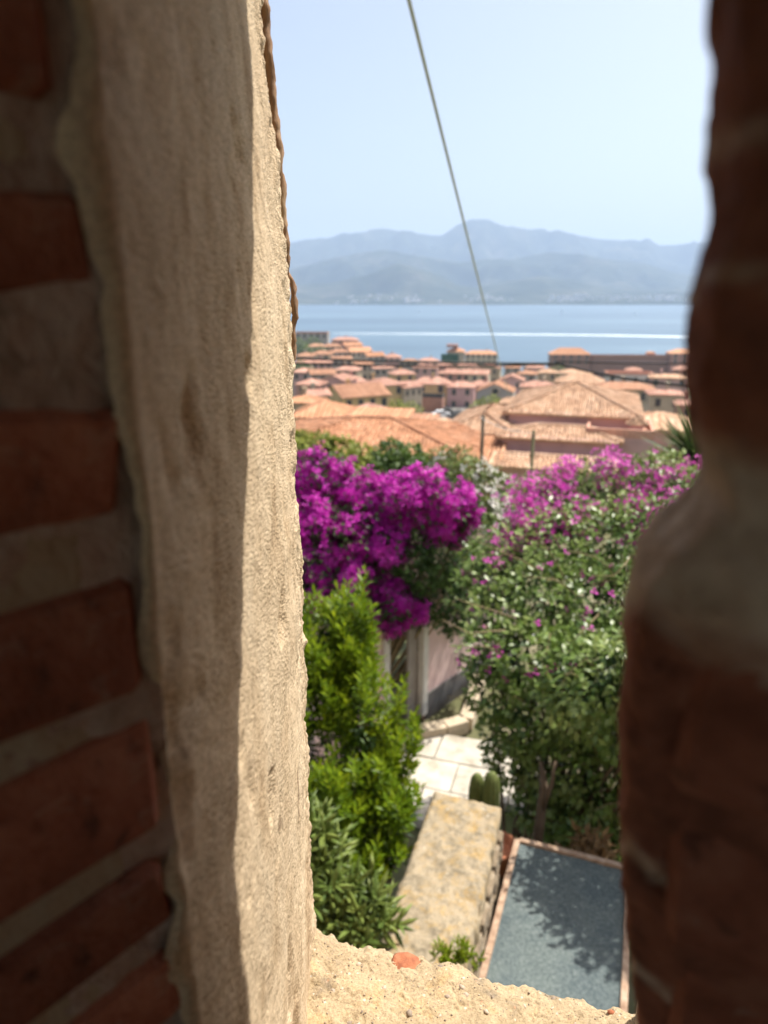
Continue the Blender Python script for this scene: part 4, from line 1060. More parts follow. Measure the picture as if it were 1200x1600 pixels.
    cc = px_clumps([(700, 735, 12.2, 26), (735, 745, 12, 34), (765, 770, 11.8, 36), (780, 805, 11.5, 34), (745, 800, 11.5, 40), (720, 775, 12, 36), (760, 850, 11, 45), (715, 850, 11, 40), (690, 718, 12.4, 18), (720, 715, 12.4, 18), (790, 850, 11, 40)])
    P, D, U, S, idx, d = bush_leaves(5200, cc, .13); cloud('foliage', t, M['leaf_o'], P, D, U, S, LONG_V, LEAF_F, RNG.random(len(P)))
    P, d, idx = clump_points(cc[:8], 900, .95, 1.15); kk = patchy(P, 2, 4) > .42; P, d = P[kk], d[kk]; kk = P[:, 2] > -4.0; P, d = P[kk], d[kk]; k = len(P)
    D = sphere_dirs(k); U = d + np.array((0, -.3, .5)); cloud('blossom', t, M['petal_w'], P, np.cross(U, D), U, .075 * RNG.uniform(.7, 1.2, k), BR_V, BR_F, RNG.random(k))
    mb = MB(); stems(mb, (1.8, 11.5, -6.2), cc, .03); mb.build('stem', M['bark'], t)

    def leafy(name, lst, root, n, size, mat, label, cat, group=None, tv=LEAF_V, trunk=.06):
        cc = px_clumps(lst); root = np.array(root, float)
        t = thing(name, root, label, cat, group)
        P, D, U, S, idx, d = bush_leaves(n, cc, size, rmin=.5)
        cloud('crown', t, M[mat], P, D, U, S, tv, LEAF_F, np.clip(patchy(P, 2.0 / max(.4, cc[0][3]), 7) * .6 + RNG.random(len(P)) * .45, 0, 1))
        mb = MB(); top = np.mean([c[:3] for c in cc], 0)
        mb.tube([root, root * .6 + top * .4, top], [trunk, trunk * .8, trunk * .4], 7); stems(mb, root * .5 + top * .5, cc, trunk * .4); mb.build('trunk', M['bark'], t)
        return t
    leafy('garden_tree', [(470, 700, 17, 26), (500, 698, 17, 24), (535, 705, 17, 22), (565, 715, 16.5, 20), (590, 722, 16, 16), (450, 720, 16, 40), (540, 735, 16, 30)], (-1.8, 17, float(ground(-1.8, 17))), 4200, .16, 'leaf_y', 'olive green tree crown between the magenta flowers and the orange roof', 'tree')
    leafy('garden_shrub', [(610, 708, 14, 22), (640, 712, 14, 20), (625, 730, 13.5, 26), (600, 735, 13.5, 22), (655, 735, 13.5, 24)], (.2, 13.8, float(ground(.2, 13.8))), 2600, .12, 'leaf_t', 'dark leafy shrub poking up behind the magenta flowers', 'shrub')
    # spiky palm at the right
    t = thing('palm', (4.3, 9.4, float(ground(4.3, 9.4))), 'spiky palm head beside the dark brick edge above the pink bracts', 'palm')
    hd = at(1098, 735, 9.4); k = 620
    D = norm(sphere_dirs(k) + np.array((-.05, -.1, .75))); U = sphere_dirs(k) * .4 + np.array((0, 0, 1))
    V = np.array([(-.016, 0, 0), (.016, 0, 0), (.024, .5, .02), (-.024, .5, .02), (0, 1, -.06)]); 
    Fq = np.array([(0, 1, 2), (0, 2, 3), (3, 2, 4)])
    cloud('frond', t, M['blade'], np.tile(hd, (k, 1)) + sphere_dirs(k) * .05, D, U, RNG.uniform(.55, 1.1, k), V, Fq, RNG.random(k), 0)
    mb = MB(); mb.tube([t.location[:], (4.25, 9.4, -4), hd], [.14, .12, .1], 9); mb.build('trunk', M['bark'], t, True)
build_plants()

# ------------------------------------------------------------------ houses
def clip_poly(poly, pt):
    x, y = pt; s = None
    for i in range(len(poly)):
        (x0, y0), (x1, y1) = poly[i], poly[(i + 1) % len(poly)]
        c = (x1 - x0) * (y - y0) - (y1 - y0) * (x - x0)
        if c < 0: return False
    return True
def tile_face(mb, pts, tw=.29, tl=.44, rr=random):
    """barrel tiles over a planar roof face; pts: eave left, eave right, then on round (counter-clockwise from outside)"""
    pts = [np.array(p, float) for p in pts]
    o = pts[0]; ux = pts[1] - pts[0]; Lx = np.linalg.norm(ux); ux = ux / Lx
    nn = np.cross(ux, pts[2] - pts[0]); nn /= np.linalg.norm(nn); uy = np.cross(nn, ux)
    pl = [((p - o) @ ux, (p - o) @ uy) for p in pts]
    mb.add([p - nn * .02 for p in pts], [tuple(range(len(pts)))], .25)
    H = max(p[1] for p in pl); x0 = min(p[0] for p in pl); x1 = max(p[0] for p in pl)
    ny = int(H / tl) + 1; nx = int((x1 - x0) / tw) + 1
    for j in range(ny):
        for i in range(nx):
            cx, cy = x0 + (i + .5) * tw, (j + .5) * tl
            if not clip_poly(pl, (cx, min(cy, H - .01))): continue
            r = tw * .36; q = rr.gauss(.5, .36); c0 = o + ux * (cx + rr.uniform(-.015, .015)); ya, yb = cy - tl * .56 - (.06 if j == 0 else 0), cy + tl * .5
            V = []
            for yy, k, lift in ((ya, 1.0, .035), (yb, .82, .0)):
                for a in (0, 60, 120, 180):
                    V.append(c0 + uy * yy + ux * (math.cos(R_(a)) * r * k) + nn * (math.sin(R_(a)) * r * k * .9 + lift))
            mb.add(V, [(0, 1, 5, 4), (1, 2, 6, 5), (2, 3, 7, 6), (0, 3, 2, 1)], min(1, max(0, q)))

WIN = {}
def window_mesh(w, h, shut):
    key = (round(w, 2), round(h, 2), shut)
    if key in WIN: return WIN[key]
    mb = MB(); t = .09
    mb.box((-w / 2 - t / 2, -.03, 0), (t, .07, h + 2 * t)); mb.box((w / 2 + t / 2, -.03, 0), (t, .07, h + 2 * t)); mb.box((0, -.03, h / 2 + t / 2), (w, .07, t)); mb.box((0, -.04, -h / 2 - t / 2), (w, .09, t))
    me = bpy.data.meshes.new('window'); me.from_pydata(mb.v, [], mb.f); me.materials.append(M['w_beige'])
    mb = MB(); mb.box((0, -.008, 0), (w, .03, h)); me2 = bpy.data.meshes.new('pane'); me2.from_pydata(mb.v, [], mb.f); me2.materials.append(M['glass'])
    WIN[key] = (me, me2); return WIN[key]
def add_window(parent, pos, rz, w, h, shut=False, pane=True):
    me, me2 = window_mesh(w, h, shut)
    o = link('window', me, parent, np.array(pos) - wloc(parent)); o.rotation_euler = (0, 0, rz)
    p = bpy.data.objects.new('pane', me2); COL.objects.link(p); p.parent = o
def house(px, py, Y, w, dep, hw, rise, wall_k, roof_k, label, kind='hip', rz=-17, rows=2, cols=3, cat='house', name='house', wins=True, chim=0, ridge='x', side=True, base=None, win=(.95, 1.4), tiles=False, group=None, eave=.4, ramp_=0):
    """px,py = picture point of the middle of the front eave, Y its distance"""
    if Y > 95: rise *= .72; dep *= .64; eave *= .75
    c = at(px, py, Y); a = R_(rz); ux = np.array((math.cos(a), math.sin(a))); uy = np.array((-math.sin(a), math.cos(a)))
    z1 = c[2]; z0 = (min(float(ground(c[0], c[1])), float(ground(*(c[:2] + uy * dep)))) - 1.5) if base is None else base
    z0 = min(z0, z1 - hw)
    cen = c[:2] + uy * dep / 2
    t = thing(name, (*cen, z0), label, cat, group)
    def W2(x, y): return tuple(cen + ux * x + uy * y)
    hx, hy = w / 2, dep / 2
    mb = MB(); mb.prism([W2(-hx, -hy), W2(hx, -hy), W2(hx, hy), W2(-hx, hy)], z0, z1 - .02, random.random())
    if kind == 'gable_front':
        mb.add([(*W2(-hx, -hy), z1 - .02), (*W2(hx, -hy), z1 - .02), (*W2(0, -hy), z1 + rise), (*W2(-hx, hy), z1 - .02), (*W2(hx, hy), z1 - .02), (*W2(0, hy), z1 + rise)], [(0, 1, 2), (4, 3, 5)])
    if kind == 'gable':
        mb.add([(*W2(-hx, -hy), z1 - .02), (*W2(-hx, hy), z1 - .02), (*W2(-hx, 0), z1 + rise), (*W2(hx, -hy), z1 - .02), (*W2(hx, hy), z1 - .02), (*W2(hx, 0), z1 + rise)], [(1, 0, 2), (3, 4, 5)])
    mb.build('wall', M['w_' + wall_k], t)
    e = eave; th = .16; rf = MB(); tf = []
    def pt(x, y, z): return np.array((*W2(x, y), z))
    X, Y_ = hx + e, hy + e; dz = -e * rise / min(hx, hy)
    if kind == 'hip':
        if ridge == 'x' and hx > hy: r = hx - hy; rp = [(-r, 0), (r, 0)]
        elif hy > hx: r = hy - hx; rp = [(0, -r), (0, r)]
        else: rp = [(0, 0), (0, 0)]
        E4 = [pt(-X, -Y_, z1 + dz), pt(X, -Y_, z1 + dz), pt(X, Y_, z1 + dz), pt(-X, Y_, z1 + dz)]; A, B = pt(*rp[0], z1 + rise), pt(*rp[1], z1 + rise)
        if hx >= hy: tf = [[E4[0], E4[1], B, A], [E4[1], E4[2], B], [E4[2], E4[3], A, B], [E4[3], E4[0], A]]
        else: tf = [[E4[0], E4[1], A], [E4[1], E4[2], B, A], [E4[2], E4[3], B], [E4[3], E4[0], A, B]]
    elif kind == 'pyramid':
        E4 = [pt(-X, -Y_, z1 + dz), pt(X, -Y_, z1 + dz), pt(X, Y_, z1 + dz), pt(-X, Y_, z1 + dz)]; A = pt(0, 0, z1 + rise)
        tf = [[E4[i], E4[(i + 1) % 4], A] for i in range(4)]
    elif kind == 'gable':
        tf = [[pt(-X, -Y_, z1 + dz), pt(X, -Y_, z1 + dz), pt(X, 0, z1 + rise), pt(-X, 0, z1 + rise)], [pt(X, Y_, z1 + dz), pt(-X, Y_, z1 + dz), pt(-X, 0, z1 + rise), pt(X, 0, z1 + rise)]]
    elif kind == 'gable_front':
        dz = -e * rise / hx
        tf = [[pt(X, -Y_, z1 + dz), pt(X, Y_, z1 + dz), pt(0, Y_, z1 + rise), pt(0, -Y_, z1 + rise)], [pt(-X, Y_, z1 + dz), pt(-X, -Y_, z1 + dz), pt(0, -Y_, z1 + rise), pt(0, Y_, z1 + rise)]]
    elif kind == 'lean':
        tf = [[pt(-X, -Y_, z1 + dz * .5), pt(X, -Y_, z1 + dz * .5), pt(X, hy, z1 + rise), pt(-X, hy, z1 + rise)]]
    elif kind == 'leanhip':
        ins = min(hx * .74, dep * .9)
        L_, Rr_ = pt(-X + ins, hy, z1 + rise), pt(X - ins, hy, z1 + rise)
        tf = [[pt(-X, -Y_, z1 - .1), pt(X, -Y_, z1 - .1), Rr_, L_], [pt(X, -Y_, z1 - .1), pt(X, hy, z1 - .1), Rr_], [pt(-X, hy, z1 - .1), pt(-X, -Y_, z1 - .1), L_]]
    elif kind == 'flat':
        for (x, y, sx, sy) in ((0, -hy + .1, w, .2), (0, hy - .1, w, .2), (-hx + .1, 0, .2, dep - .42), (hx - .1, 0, .2, dep - .42)):
            rf.box((*W2(x, y), z1 + .28), (sx, sy, .6), a)
        rf.box((*W2(0, 0), z1 + .04), (w - .4, dep - .4, .08), a)
    for f in tf:
        nn = np.cross(f[1] - f[0], f[2] - f[0]); nn = nn / np.linalg.norm(nn)
        if tiles: tile_face(rf, f)
        k = len(f); low = [p - np.array((0, 0, th)) for p in f]
        up = [p + nn * (.0 if not tiles else -.03) for p in f]
        rf.add(up + low, [tuple(range(k)), tuple(range(2 * k - 1, k - 1, -1))] + [(i + k, (i + 1) % k + k, (i + 1) % k, i) for i in range(k)], random.uniform(.25, .85))
        if not tiles and Y < 330:
            # rows of tiles as low ribs running down the slope
            o0 = f[0]; ax = f[1] - f[0]; Lx = np.linalg.norm(ax); ax = ax / Lx; ay = np.cross(nn, ax)
            pl = [((p - o0) @ ax, (p - o0) @ ay) for p in f]; H = max(p[1] for p in pl); step = .6
            for i in range(int(Lx / step)):
                x = (i + .5) * step
                top = 0
                for (xa, ya), (xb, yb) in zip(pl, pl[1:] + pl[:1]):
                    if (xa - x) * (xb - x) < 0:
                        yy = ya + (yb - ya) * (x - xa) / (xb - xa); top = max(top, yy)
                if top > .5:
                    q = random.gauss(.5, .18); b0 = o0 + ax * (x - .16); b1 = o0 + ax * (x + .16); mid = o0 + ax * x + nn * .11
                    rf.add([b0 + nn * .01, b1 + nn * .01, mid, b0 + ay * (top - .1) + nn * .01, b1 + ay * (top - .1) + nn * .01, mid + ay * (top - .1)], [(1, 4, 5, 2), (0, 2, 5, 3), (0, 1, 2), (3, 5, 4)], min(1, max(0, q)))
    if tiles:
        for f in tf:
            for a_, b_ in zip(f[1:], f[2:] + f[:1]):
                if abs(a_[2] - b_[2]) > .1 or (a_[2] > z1 + rise - .05 and b_[2] > z1 + rise - .05): rf.tube([a_ + np.array((0, 0, .03)), b_ + np.array((0, 0, .03))], .13, 6, .95)
    roof = rf.build('roof', M[roof_k], t)
    if Y > 95 and kind in ('hip', 'gable') and name == 'house' and random.random() < .55: chim = max(chim, 1)
    for k in range(chim):
        x, y = (random.uniform(-.5, .5) * hx, random.uniform(-.1, .5) * hy); zc = z1 + rise * .75
        mc = MB(); mc.box((*W2(x, y), zc + .3), (.6, .5, 1.5), a); mc.box((*W2(x, y), zc + 1.12), (.8, .7, .14), a); mc.build('chimney', M['w_' + wall_k], roof)
    if wins and rows and cols:
        ww, wh = win
        for r in range(rows):
            z = z1 - 1.35 - r * 3.0
            if z - wh / 2 < z0 + .4: break
            for k in range(cols):
                x = (k + .5) / cols * w - hx
                add_window(t, (*W2(x, -hy), z), a, ww, wh)
            if side:
                m = max(1, int(dep / 3.2))
                for k in range(m):
                    y = (k + .5) / m * dep - hy
                    if c[0] < 0 or px < 720: add_window(t, (*W2(hx, y), z), a + math.pi / 2, ww, wh)
                    else: add_window(t, (*W2(-hx, y), z), a - math.pi / 2, ww, wh)
    return t

def build_town():
    # near roofs
    house(893.5, 645, 51.3, 9.0, 12.0, 8, 1.5, 'pink', 'roof_t', 'pink villa under a broad tan tiled pyramid roof', 'pyramid', rows=0, tiles=True, chim=0, name='villa', cat='villa')
    house(872, 684, 47.2, 7.5, 2.8, 5, .34, 'pink', 'roof_t', 'lower pink wing with a tan hipped lean-to roof against the villa', 'leanhip', rows=0, tiles=True, name='villa_wing', cat='house wing')
    house(862, 730, 44.0, 7.0, 1.8, 5, .30, 'pink', 'roof_t', 'lowest pink front annexe with a tan tiled lean-to above the pink bracts', 'lean', rows=0, tiles=True, name='annexe', cat='annexe', wins=False)
    house(748, 672, 50.5, 4.6, 9.0, 6, .9, 'rose', 'roof_t', 'tan roofed wing left of the villa behind the dark pole', 'hip', rows=0, tiles=True, name='villa_wing', cat='house wing')
    house(738, 714, 46.5, 2.9, 4.0, 5, .9, 'rose', 'roof_o', 'little orange tiled lean-to behind the dark pole', 'lean', rows=0, tiles=True, name='annexe', cat='annexe', wins=False)
    house(560, 708, 43.0, 13.4, 11.0, 6, 1.25, 'ochre', 'roof_o', 'long ochre house with a wide orange tiled roof behind the magenta flowers', 'hip', rz=-10, rows=0, tiles=True, chim=0)
    house(968, 684, 47.5, 4.4, 4.5, 6, .0, 'pink', 'terrace', 'salmon flat roofed block between the villa and the spiky palm', 'flat', rows=0, name='annexe', cat='annexe')
    c = at(994, 676, 48.6)
    ch = thing('chimney', (c[0], c[1], c[2] - .4), 'squat pink chimney capped with tan tiles on the salmon flat roof', 'chimney')
    MB().box((c[0], c[1], c[2] + .1), (.85, .75, 1.0), R_(-17)).build('stack', M['w_pink'], ch)
    mb = MB(); q = c + np.array((0, 0, .62)); a = R_(-17); ux = np.array((math.cos(a), math.sin(a), 0)); uy = np.array((-math.sin(a), math.cos(a), 0))
    E4 = [q - ux * .65 - uy * .55, q + ux * .65 - uy * .55, q + ux * .65 + uy * .55, q - ux * .65 + uy * .55]; tp = q + np.array((0, 0, .5))
    for i in range(4): tile_face(mb, [E4[i], E4[(i + 1) % 4], tp], .22, .3)
    mb.build('cap', M['roof_t'], ch)
    house(1030, 668, 56, 5.5, 6, 5, .8, 'pink', 'roof_t', 'low tan roof right of the villa behind the palm', 'hip', rows=0)
    # middle distance, left to right
    H = house
    H(497, 650, 78, 6.2, 7, 5, 1.2, 'cream', 'roof_o', 'cream house with two dark windows just above the long orange roof', 'hip', rz=-8, rows=1, cols=2, win=(.8, 1.2))
    H(566, 642, 84, 3.0, 4, 4, .6, 'rose', 'roof_r', 'small red roofed dormer block above flat terracotta roofs', 'hip', rows=1, cols=1, side=False)
    H(585, 655, 76, 6.5, 5, 4, .5, 'cream', 'roof_o', 'low house with a plain orange roof left of the tan flat roof', 'lean', rz=-12, rows=0)
    H(634, 655, 80, 6.2, 3, 4, .25, 'tan', 'roof_b', 'tan flat roofed building below the piazza trees', 'lean', rz=-14, rows=0)
    H(684, 668, 68, 4.2, 4, 4, .6, 'rose', 'roof_t', 'pinkish low roof between the orange roof and the dark canopy', 'hip', rz=-17, rows=0)
    H(532, 656, 80, 2.6, 3, 4, .5, 'ochre', 'roof_r', 'tiny red roofed extension beside the cream house', 'lean', rows=0)
    H(467, 628, 100, 5, 7, 5, 1.0, 'tan', 'roof_o', 'tan house at the plaster edge above the cream house', 'hip', rows=1, cols=2)
    H(498, 617, 118, 3.9, 7, 6, .9, 'green', 'roof_r', 'narrow greenish house with a bright red roof near the plaster edge', 'gable', rz=18, rows=2, cols=1)
    H(573, 618, 128, 9.4, 13, 9, 2.4, 'ochre', 'roof_b', 'big brown roofed block with a long ochre side facade', 'gable', rz=28, rows=2, cols=4, chim=1)
    H(611, 601, 158, 7.5, 12, 9, 1.7, 'ochre', 'roof_r', 'ochre house with a red hip roof behind the big brown roof', 'hip', rz=25, rows=2, cols=2, chim=1)
    H(646, 604, 160, 5.6, 12, 9, 1.1, 'beige', 'roof_r', 'pale many windowed apartment facade left of the yellow house', 'gable', rz=42, rows=3, cols=3, win=(.7, 1.2))
    H(674, 599, 178, 9.2, 8, 10, 1.9, 'ochre', 'roof_r', 'yellow house with four dark windows under a red hip roof', 'hip', rz=-6, rows=2, cols=2, win=(1.2, 1.7))
    H(672, 621, 168, 6.0, 4, 4, .2, 'brick', 'tar_', 'low dark arcade at the foot of the yellow house', 'flat', rows=0, name='arcade', cat='arcade')
    H(720, 604, 176, 6.6, 8, 9, 1.5, 'pink', 'roof_r', 'pink house right of the yellow house with shuttered windows', 'hip', rz=-10, rows=2, cols=2)
    H(749, 602, 182, 6.2, 8, 9, 1.4, 'rose', 'roof_r', 'dusky rose house between the pink house and the church', 'hip', rz=-20, rows=2, cols=2)
    # church
    t = H(773, 612, 160, 8.2, 12, 9, 2.4, 'stone', 'roof_b', 'grey stone church front with a round window beside the leafy tree', 'gable_front', rz=-14, rows=0, name='church', cat='church', eave=.15)
    c = at(774, 611, 159.5); MB().lathe((0, 0, 0), [(.55, -.12), (.72, -.06), (.72, .06), (.5, .1)], 20).build('x', M['w_grey']) if False else None
    mb = MB(); n = 20
    a = R_(-14); ux = np.array((math.cos(a), math.sin(a), 0)); uy = np.array((math.sin(a), -math.cos(a), 0)); cc = c + uy * .25
    ring = lambda r, o: [cc + ux * (r * math.cos(2 * math.pi * k / n)) + np.array((0, 0, r * math.sin(2 * math.pi * k / n))) + uy * o for k in range(n)]
    mb.add(ring(.95, .0) + ring(.95, .25) + ring(.7, .25) + ring(.7, .0), [(i + n * q, (i + 1) % n + n * q, (i + 1) % n + n * (q + 1), i + n * (q + 1)) for q in range(3) for i in range(n)])
    w_ = mb.build('round_window', M['w_beige'], t); mb = MB(); mb.add(ring(.72, .08), [tuple(range(n))]); mb.build('pane', M['glass'], w_)
    H(840, 604, 150, 7.2, 8, 8, 1.3, 'cream', 'roof_r', 'cream house with dark windows between the church and the villa roof', 'hip', rz=-14, rows=2, cols=3, side=False)
    H(815, 630, 110, 6.5, 8, 5, 1.1, 'rose', 'roof_t', 'tan roof tucked behind the left slope of the villa roof', 'hip', rows=0)
    H(905, 597, 140, 9, 9, 6, 1.9, 'cream', 'roof_t', 'wide pale tan roof directly behind the villa ridge', 'hip', rz=-17, rows=1, cols=3)
    H(975, 607, 130, 10.5, 9, 6, 1.2, 'beige', 'roof_b', 'brown roofed house behind the right slope of the villa roof', 'hip', rz=-14, rows=1, cols=3)
    H(1043, 616, 112, 5.2, 7, 7, .7, 'beige', 'roof_r', 'beige house with stacked windows right of the villa ridge', 'hip', rz=-12, rows=3, cols=2, win=(.8, 1.2))
    H(1078, 632, 100, 3.4, 6, 7, .7, 'rose', 'roof_r', 'rose house half hidden by the dark brick edge', 'hip', rows=1, cols=1)
    H(985, 586, 190, 12, 8, 7, .1, 'white', 'terrace', 'whitish flat roofed row below the long fortification', 'flat', rz=-8, rows=1, cols=4)
    H(1046, 590, 175, 9, 8, 7, .9, 'pink', 'roof_t', 'tan roofed pink house under the right end of the fortification', 'hip', rows=1, cols=3)
    H(990, 578, 205, 4.2, 6, 5, .8, 'rose', 'roof_r', 'small bright red roof in front of the long fortification', 'hip', rows=0)
    H(1066, 577, 215, 5, 6, 6, 1.2, 'rose', 'roof_r', 'small red roofed house at the dark edge below the fortification', 'hip', rows=1, cols=2)
    # next band back, left
    H(480, 600, 150, 5, 8, 7, 1.3, 'rose', 'roof_r', 'reddish house at the plaster edge in the third row', 'hip', rows=2, cols=2)
    H(521, 594, 165, 6.2, 9, 8, 1.5, 'pink', 'roof_r', 'pink gabled house in the third row of the old town', 'gable_front', rz=-24, rows=2, cols=2)
    H(553, 597, 170, 6.6, 10, 8, 1.8, 'rose', 'roof_r', 'rose house with a sloping red roof left of the ochre house', 'hip', rz=12, rows=2, cols=2, chim=1)
    H(505, 584, 195, 6.8, 9, 8, 1.4, 'grey', 'roof_b', 'grey house with a row of windows in the fourth row', 'gable', rz=14, rows=2, cols=3)
    H(470, 581, 205, 5.5, 8, 8, 1.3, 'pink', 'roof_r', 'pink house at the plaster edge in the fourth row', 'hip', rows=1, cols=2)
    H(540, 578, 222, 7.2, 10, 9, 1.7, 'tan', 'roof_r', 'tan house with a red roof and a chimney mid town', 'hip', rz=-12, rows=2, cols=3, chim=2)
    H(570, 569, 245, 6.2, 9, 12, 1.2, 'beige', 'roof_b', 'tall beige house full of windows below the hill slope', 'gable', rz=20, rows=3, cols=3)
    H(600, 575, 235, 6.5, 10, 10, 1.3, 'grey', 'roof_r', 'grey tall house with a red roof left of the ochre rooftops', 'hip', rz=10, rows=3, cols=3)
    H(632, 584, 205, 6.6, 9, 9, 1.4, 'ochre', 'roof_r', 'ochre house with a red roof in the middle of the old town', 'hip', rz=14, rows=2, cols=2, chim=1)
    H(664, 574, 250, 8.4, 8, 9, 1.5, 'pink', 'roof_r', 'pink house with bright red tiles behind the yellow house', 'hip', rz=-9, rows=2, cols=3)
    H(704, 583, 222, 8.0, 8, 9, 1.5, 'rose', 'roof_r', 'rose house under broad red tiles behind the pink house', 'hip', rz=-14, rows=2, cols=3, chim=1)
    H(742, 584, 222, 8, 8, 8, 1.5, 'cream', 'roof_r', 'cream house with an orange red roof left of the church gable', 'gable', rz=-16, rows=2, cols=3)
    H(800, 594, 185, 6, 9, 8, 1.6, 'pink', 'roof_r', 'pink gabled house touching the church on its right', 'gable_front', rz=-12, rows=2, cols=2)
    H(823, 584, 215, 5.5, 8, 8, 1.2, 'grey', 'roof_b', 'grey brown house behind the cream house right of the church', 'hip', rows=2, cols=2)
    H(856, 582, 225, 6.0, 8, 8, 1.3, 'tan', 'roof_t', 'tan house below the red corner tower', 'hip', rz=-10, rows=2, cols=2)
    H(900, 583, 205, 9.0, 9, 7, 1.3, 'cream', 'roof_t', 'pale roof in front of the red corner tower', 'hip', rz=-12, rows=1, cols=3)
    # far bands
    H(472, 566, 265, 6.6, 9, 8, 1.6, 'tan', 'roof_r', 'tan house at the plaster edge below the hill greenery', 'hip', rows=1, cols=2)
    H(503, 566, 268, 7.5, 9, 8, 1.5, 'pink', 'roof_r', 'pink house beneath the overhead wires at the left', 'hip', rz=8, rows=1, cols=3)
    H(535, 562, 285, 7.8, 9, 9, 1.7, 'grey', 'roof_b', 'brownish roof under the wires below the hill crest', 'gable', rz=12, rows=2, cols=3)
    H(500, 553, 315, 8.2, 9, 8, 1.8, 'tan', 'roof_b', 'brown roofed house half way up the hill', 'hip', rows=1, cols=3)
    H(530, 550, 325, 8.6, 9, 8, 1.8, 'grey', 'roof_b', 'grey walled house below the red roofed hilltop block', 'hip', rz=6, rows=1, cols=3)
    H(474, 556, 300, 7, 9, 8, 1.6, 'beige', 'roof_b', 'beige house among the hillside bushes', 'hip', rows=1, cols=2)
    H(565, 549, 330, 10.5, 11, 10, 2.4, 'cream', 'roof_o', 'orange roof sloping down the right shoulder of the hill', 'gable', rz=24, rows=2, cols=4)
    H(588, 556, 322, 8.6, 10, 10, 2.0, 'grey', 'roof_o', 'grey house with an orange roof at the foot of the hill', 'gable', rz=24, rows=2, cols=3)
    H(612, 558, 335, 8.0, 9, 9, 2.0, 'pink', 'roof_r', 'pink house with a peaked red roof near the water', 'hip', rz=-8, rows=2, cols=3)
    H(638, 565, 310, 8.4, 9, 9, 1.5, 'grey', 'roof_b', 'grey brown house beside the peaked red roof', 'hip', rows=2, cols=3)
    H(668, 564, 318, 9.0, 9, 9, 1.6, 'beige', 'roof_r', 'beige house in the waterfront row left of the netted block', 'hip', rz=-12, rows=2, cols=3)
    H(692, 573, 270, 8.0, 9, 8, 1.2, 'rose', 'roof_r', 'rose house beneath the netted waterfront block', 'hip', rz=-10, rows=2, cols=3)
    H(728, 573, 268, 9.0, 9, 8, 1.5, 'cream', 'roof_r', 'cream house with wide red tiles under the waterfront block', 'hip', rz=-14, rows=2, cols=3, chim=1)
    H(764, 575, 262, 8.0, 9, 8, 1.6, 'tan', 'roof_r', 'tan house under the waterfront block beside the cable', 'gable_front', rz=-14, rows=2, cols=2)
    H(800, 574, 285, 6.0, 8, 8, 1.2, 'grey', 'roof_b', 'small grey house where the water shows between roofs', 'hip', rows=1, cols=2)
    H(835, 574, 280, 7.0, 8, 8, 1.2, 'pink', 'roof_r', 'pink house left of the red corner tower by the water', 'hip', rows=1, cols=2)
    t = H(712, 549, 390, 9.5, 12, 12, 2.6, 'beige', 'roof_o', 'tall waterfront block with green netting on its front', 'hip', rz=-8, rows=0, cols=0, chim=0)
    c = at(703, 556, 389.2); MB().box((c[0], c[1], c[2] - 1.6), (9.4, .2, 5.2), R_(-8)).build('netting', M['net'], t)
    c = at(707, 541, 393); MB().box((c[0], c[1], c[2] + .3), (6.0, 4, 1.6), R_(-8)).build('roof_block', M['w_rose'], t)
    H(752, 553, 388, 17, 11, 10, 2.2, 'cream', 'roof_o', 'long waterfront building with an orange roof right of the netting', 'hip', rz=-8, rows=2, cols=6, win=(1.2, 1.8))
    # hilltop fort and houses
    t = H(486, 521, 420, 19, 14, 9, .3, 'stone', 'roof_b', 'grey hilltop fort building with a flat brown top', 'flat', rz=-4, rows=1, cols=5, name='fort', cat='fort', win=(1.2, 2))
    H(538, 531, 402, 14.5, 11, 7, 1.9, 'rose', 'roof_r', 'red roofed hilltop block beside the fort', 'hip', rz=-4, rows=1, cols=4)
    H(520, 541, 365, 9, 9, 7, 1.8, 'tan', 'roof_b', 'brown roof just under the hilltop block', 'hip', rz=5, rows=1, cols=3)
    H(492, 541, 362, 9, 9, 7, 1.6, 'beige', 'roof_b', 'pale house among bushes just under the fort', 'hip', rows=1, cols=3)
    H(553, 540, 368, 9.5, 10, 8, 2.2, 'rose', 'roof_o', 'orange roof on the crest right of the hilltop block', 'gable', rz=22, rows=1, cols=3)
    # long fortification on the water
    H(893, 553, 400, 21.5, 16, 14, 4.2, 'brick', 'roof_o', 'square red corner tower with an orange hip roof on the waterfront', 'hip', rz=-3, rows=2, cols=5, name='tower', cat='tower', win=(1.2, 2.2), eave=.8)
    t = H(990, 557, 400, 45, 9, 12, .3, 'brick', 'roof_b', 'long brick red fortification wall on the waterfront with a narrow ledge', 'flat', rz=-3, rows=0, name='fortification', cat='fortification')
    c = at(990, 566, 399.4); MB().box((c[0], c[1], c[2]), (45, .5, .6), R_(-3)).build('ledge', M['w_pink'], t)
    H(1018, 551, 402, 4.4, 5, 4, .9, 'rose', 'roof_o', 'little red turret on top of the fortification', 'hip', rz=-3, rows=0, name='turret', cat='turret')
    H(1072, 552, 396, 16, 14, 13, 3.0, 'rose', 'roof_o', 'right end tower of the fortification by the dark brick edge', 'hip', rz=-3, rows=2, cols=3, name='tower', cat='tower', win=(1.2, 2.2))
M['tar_'] = M['tar']
build_town()

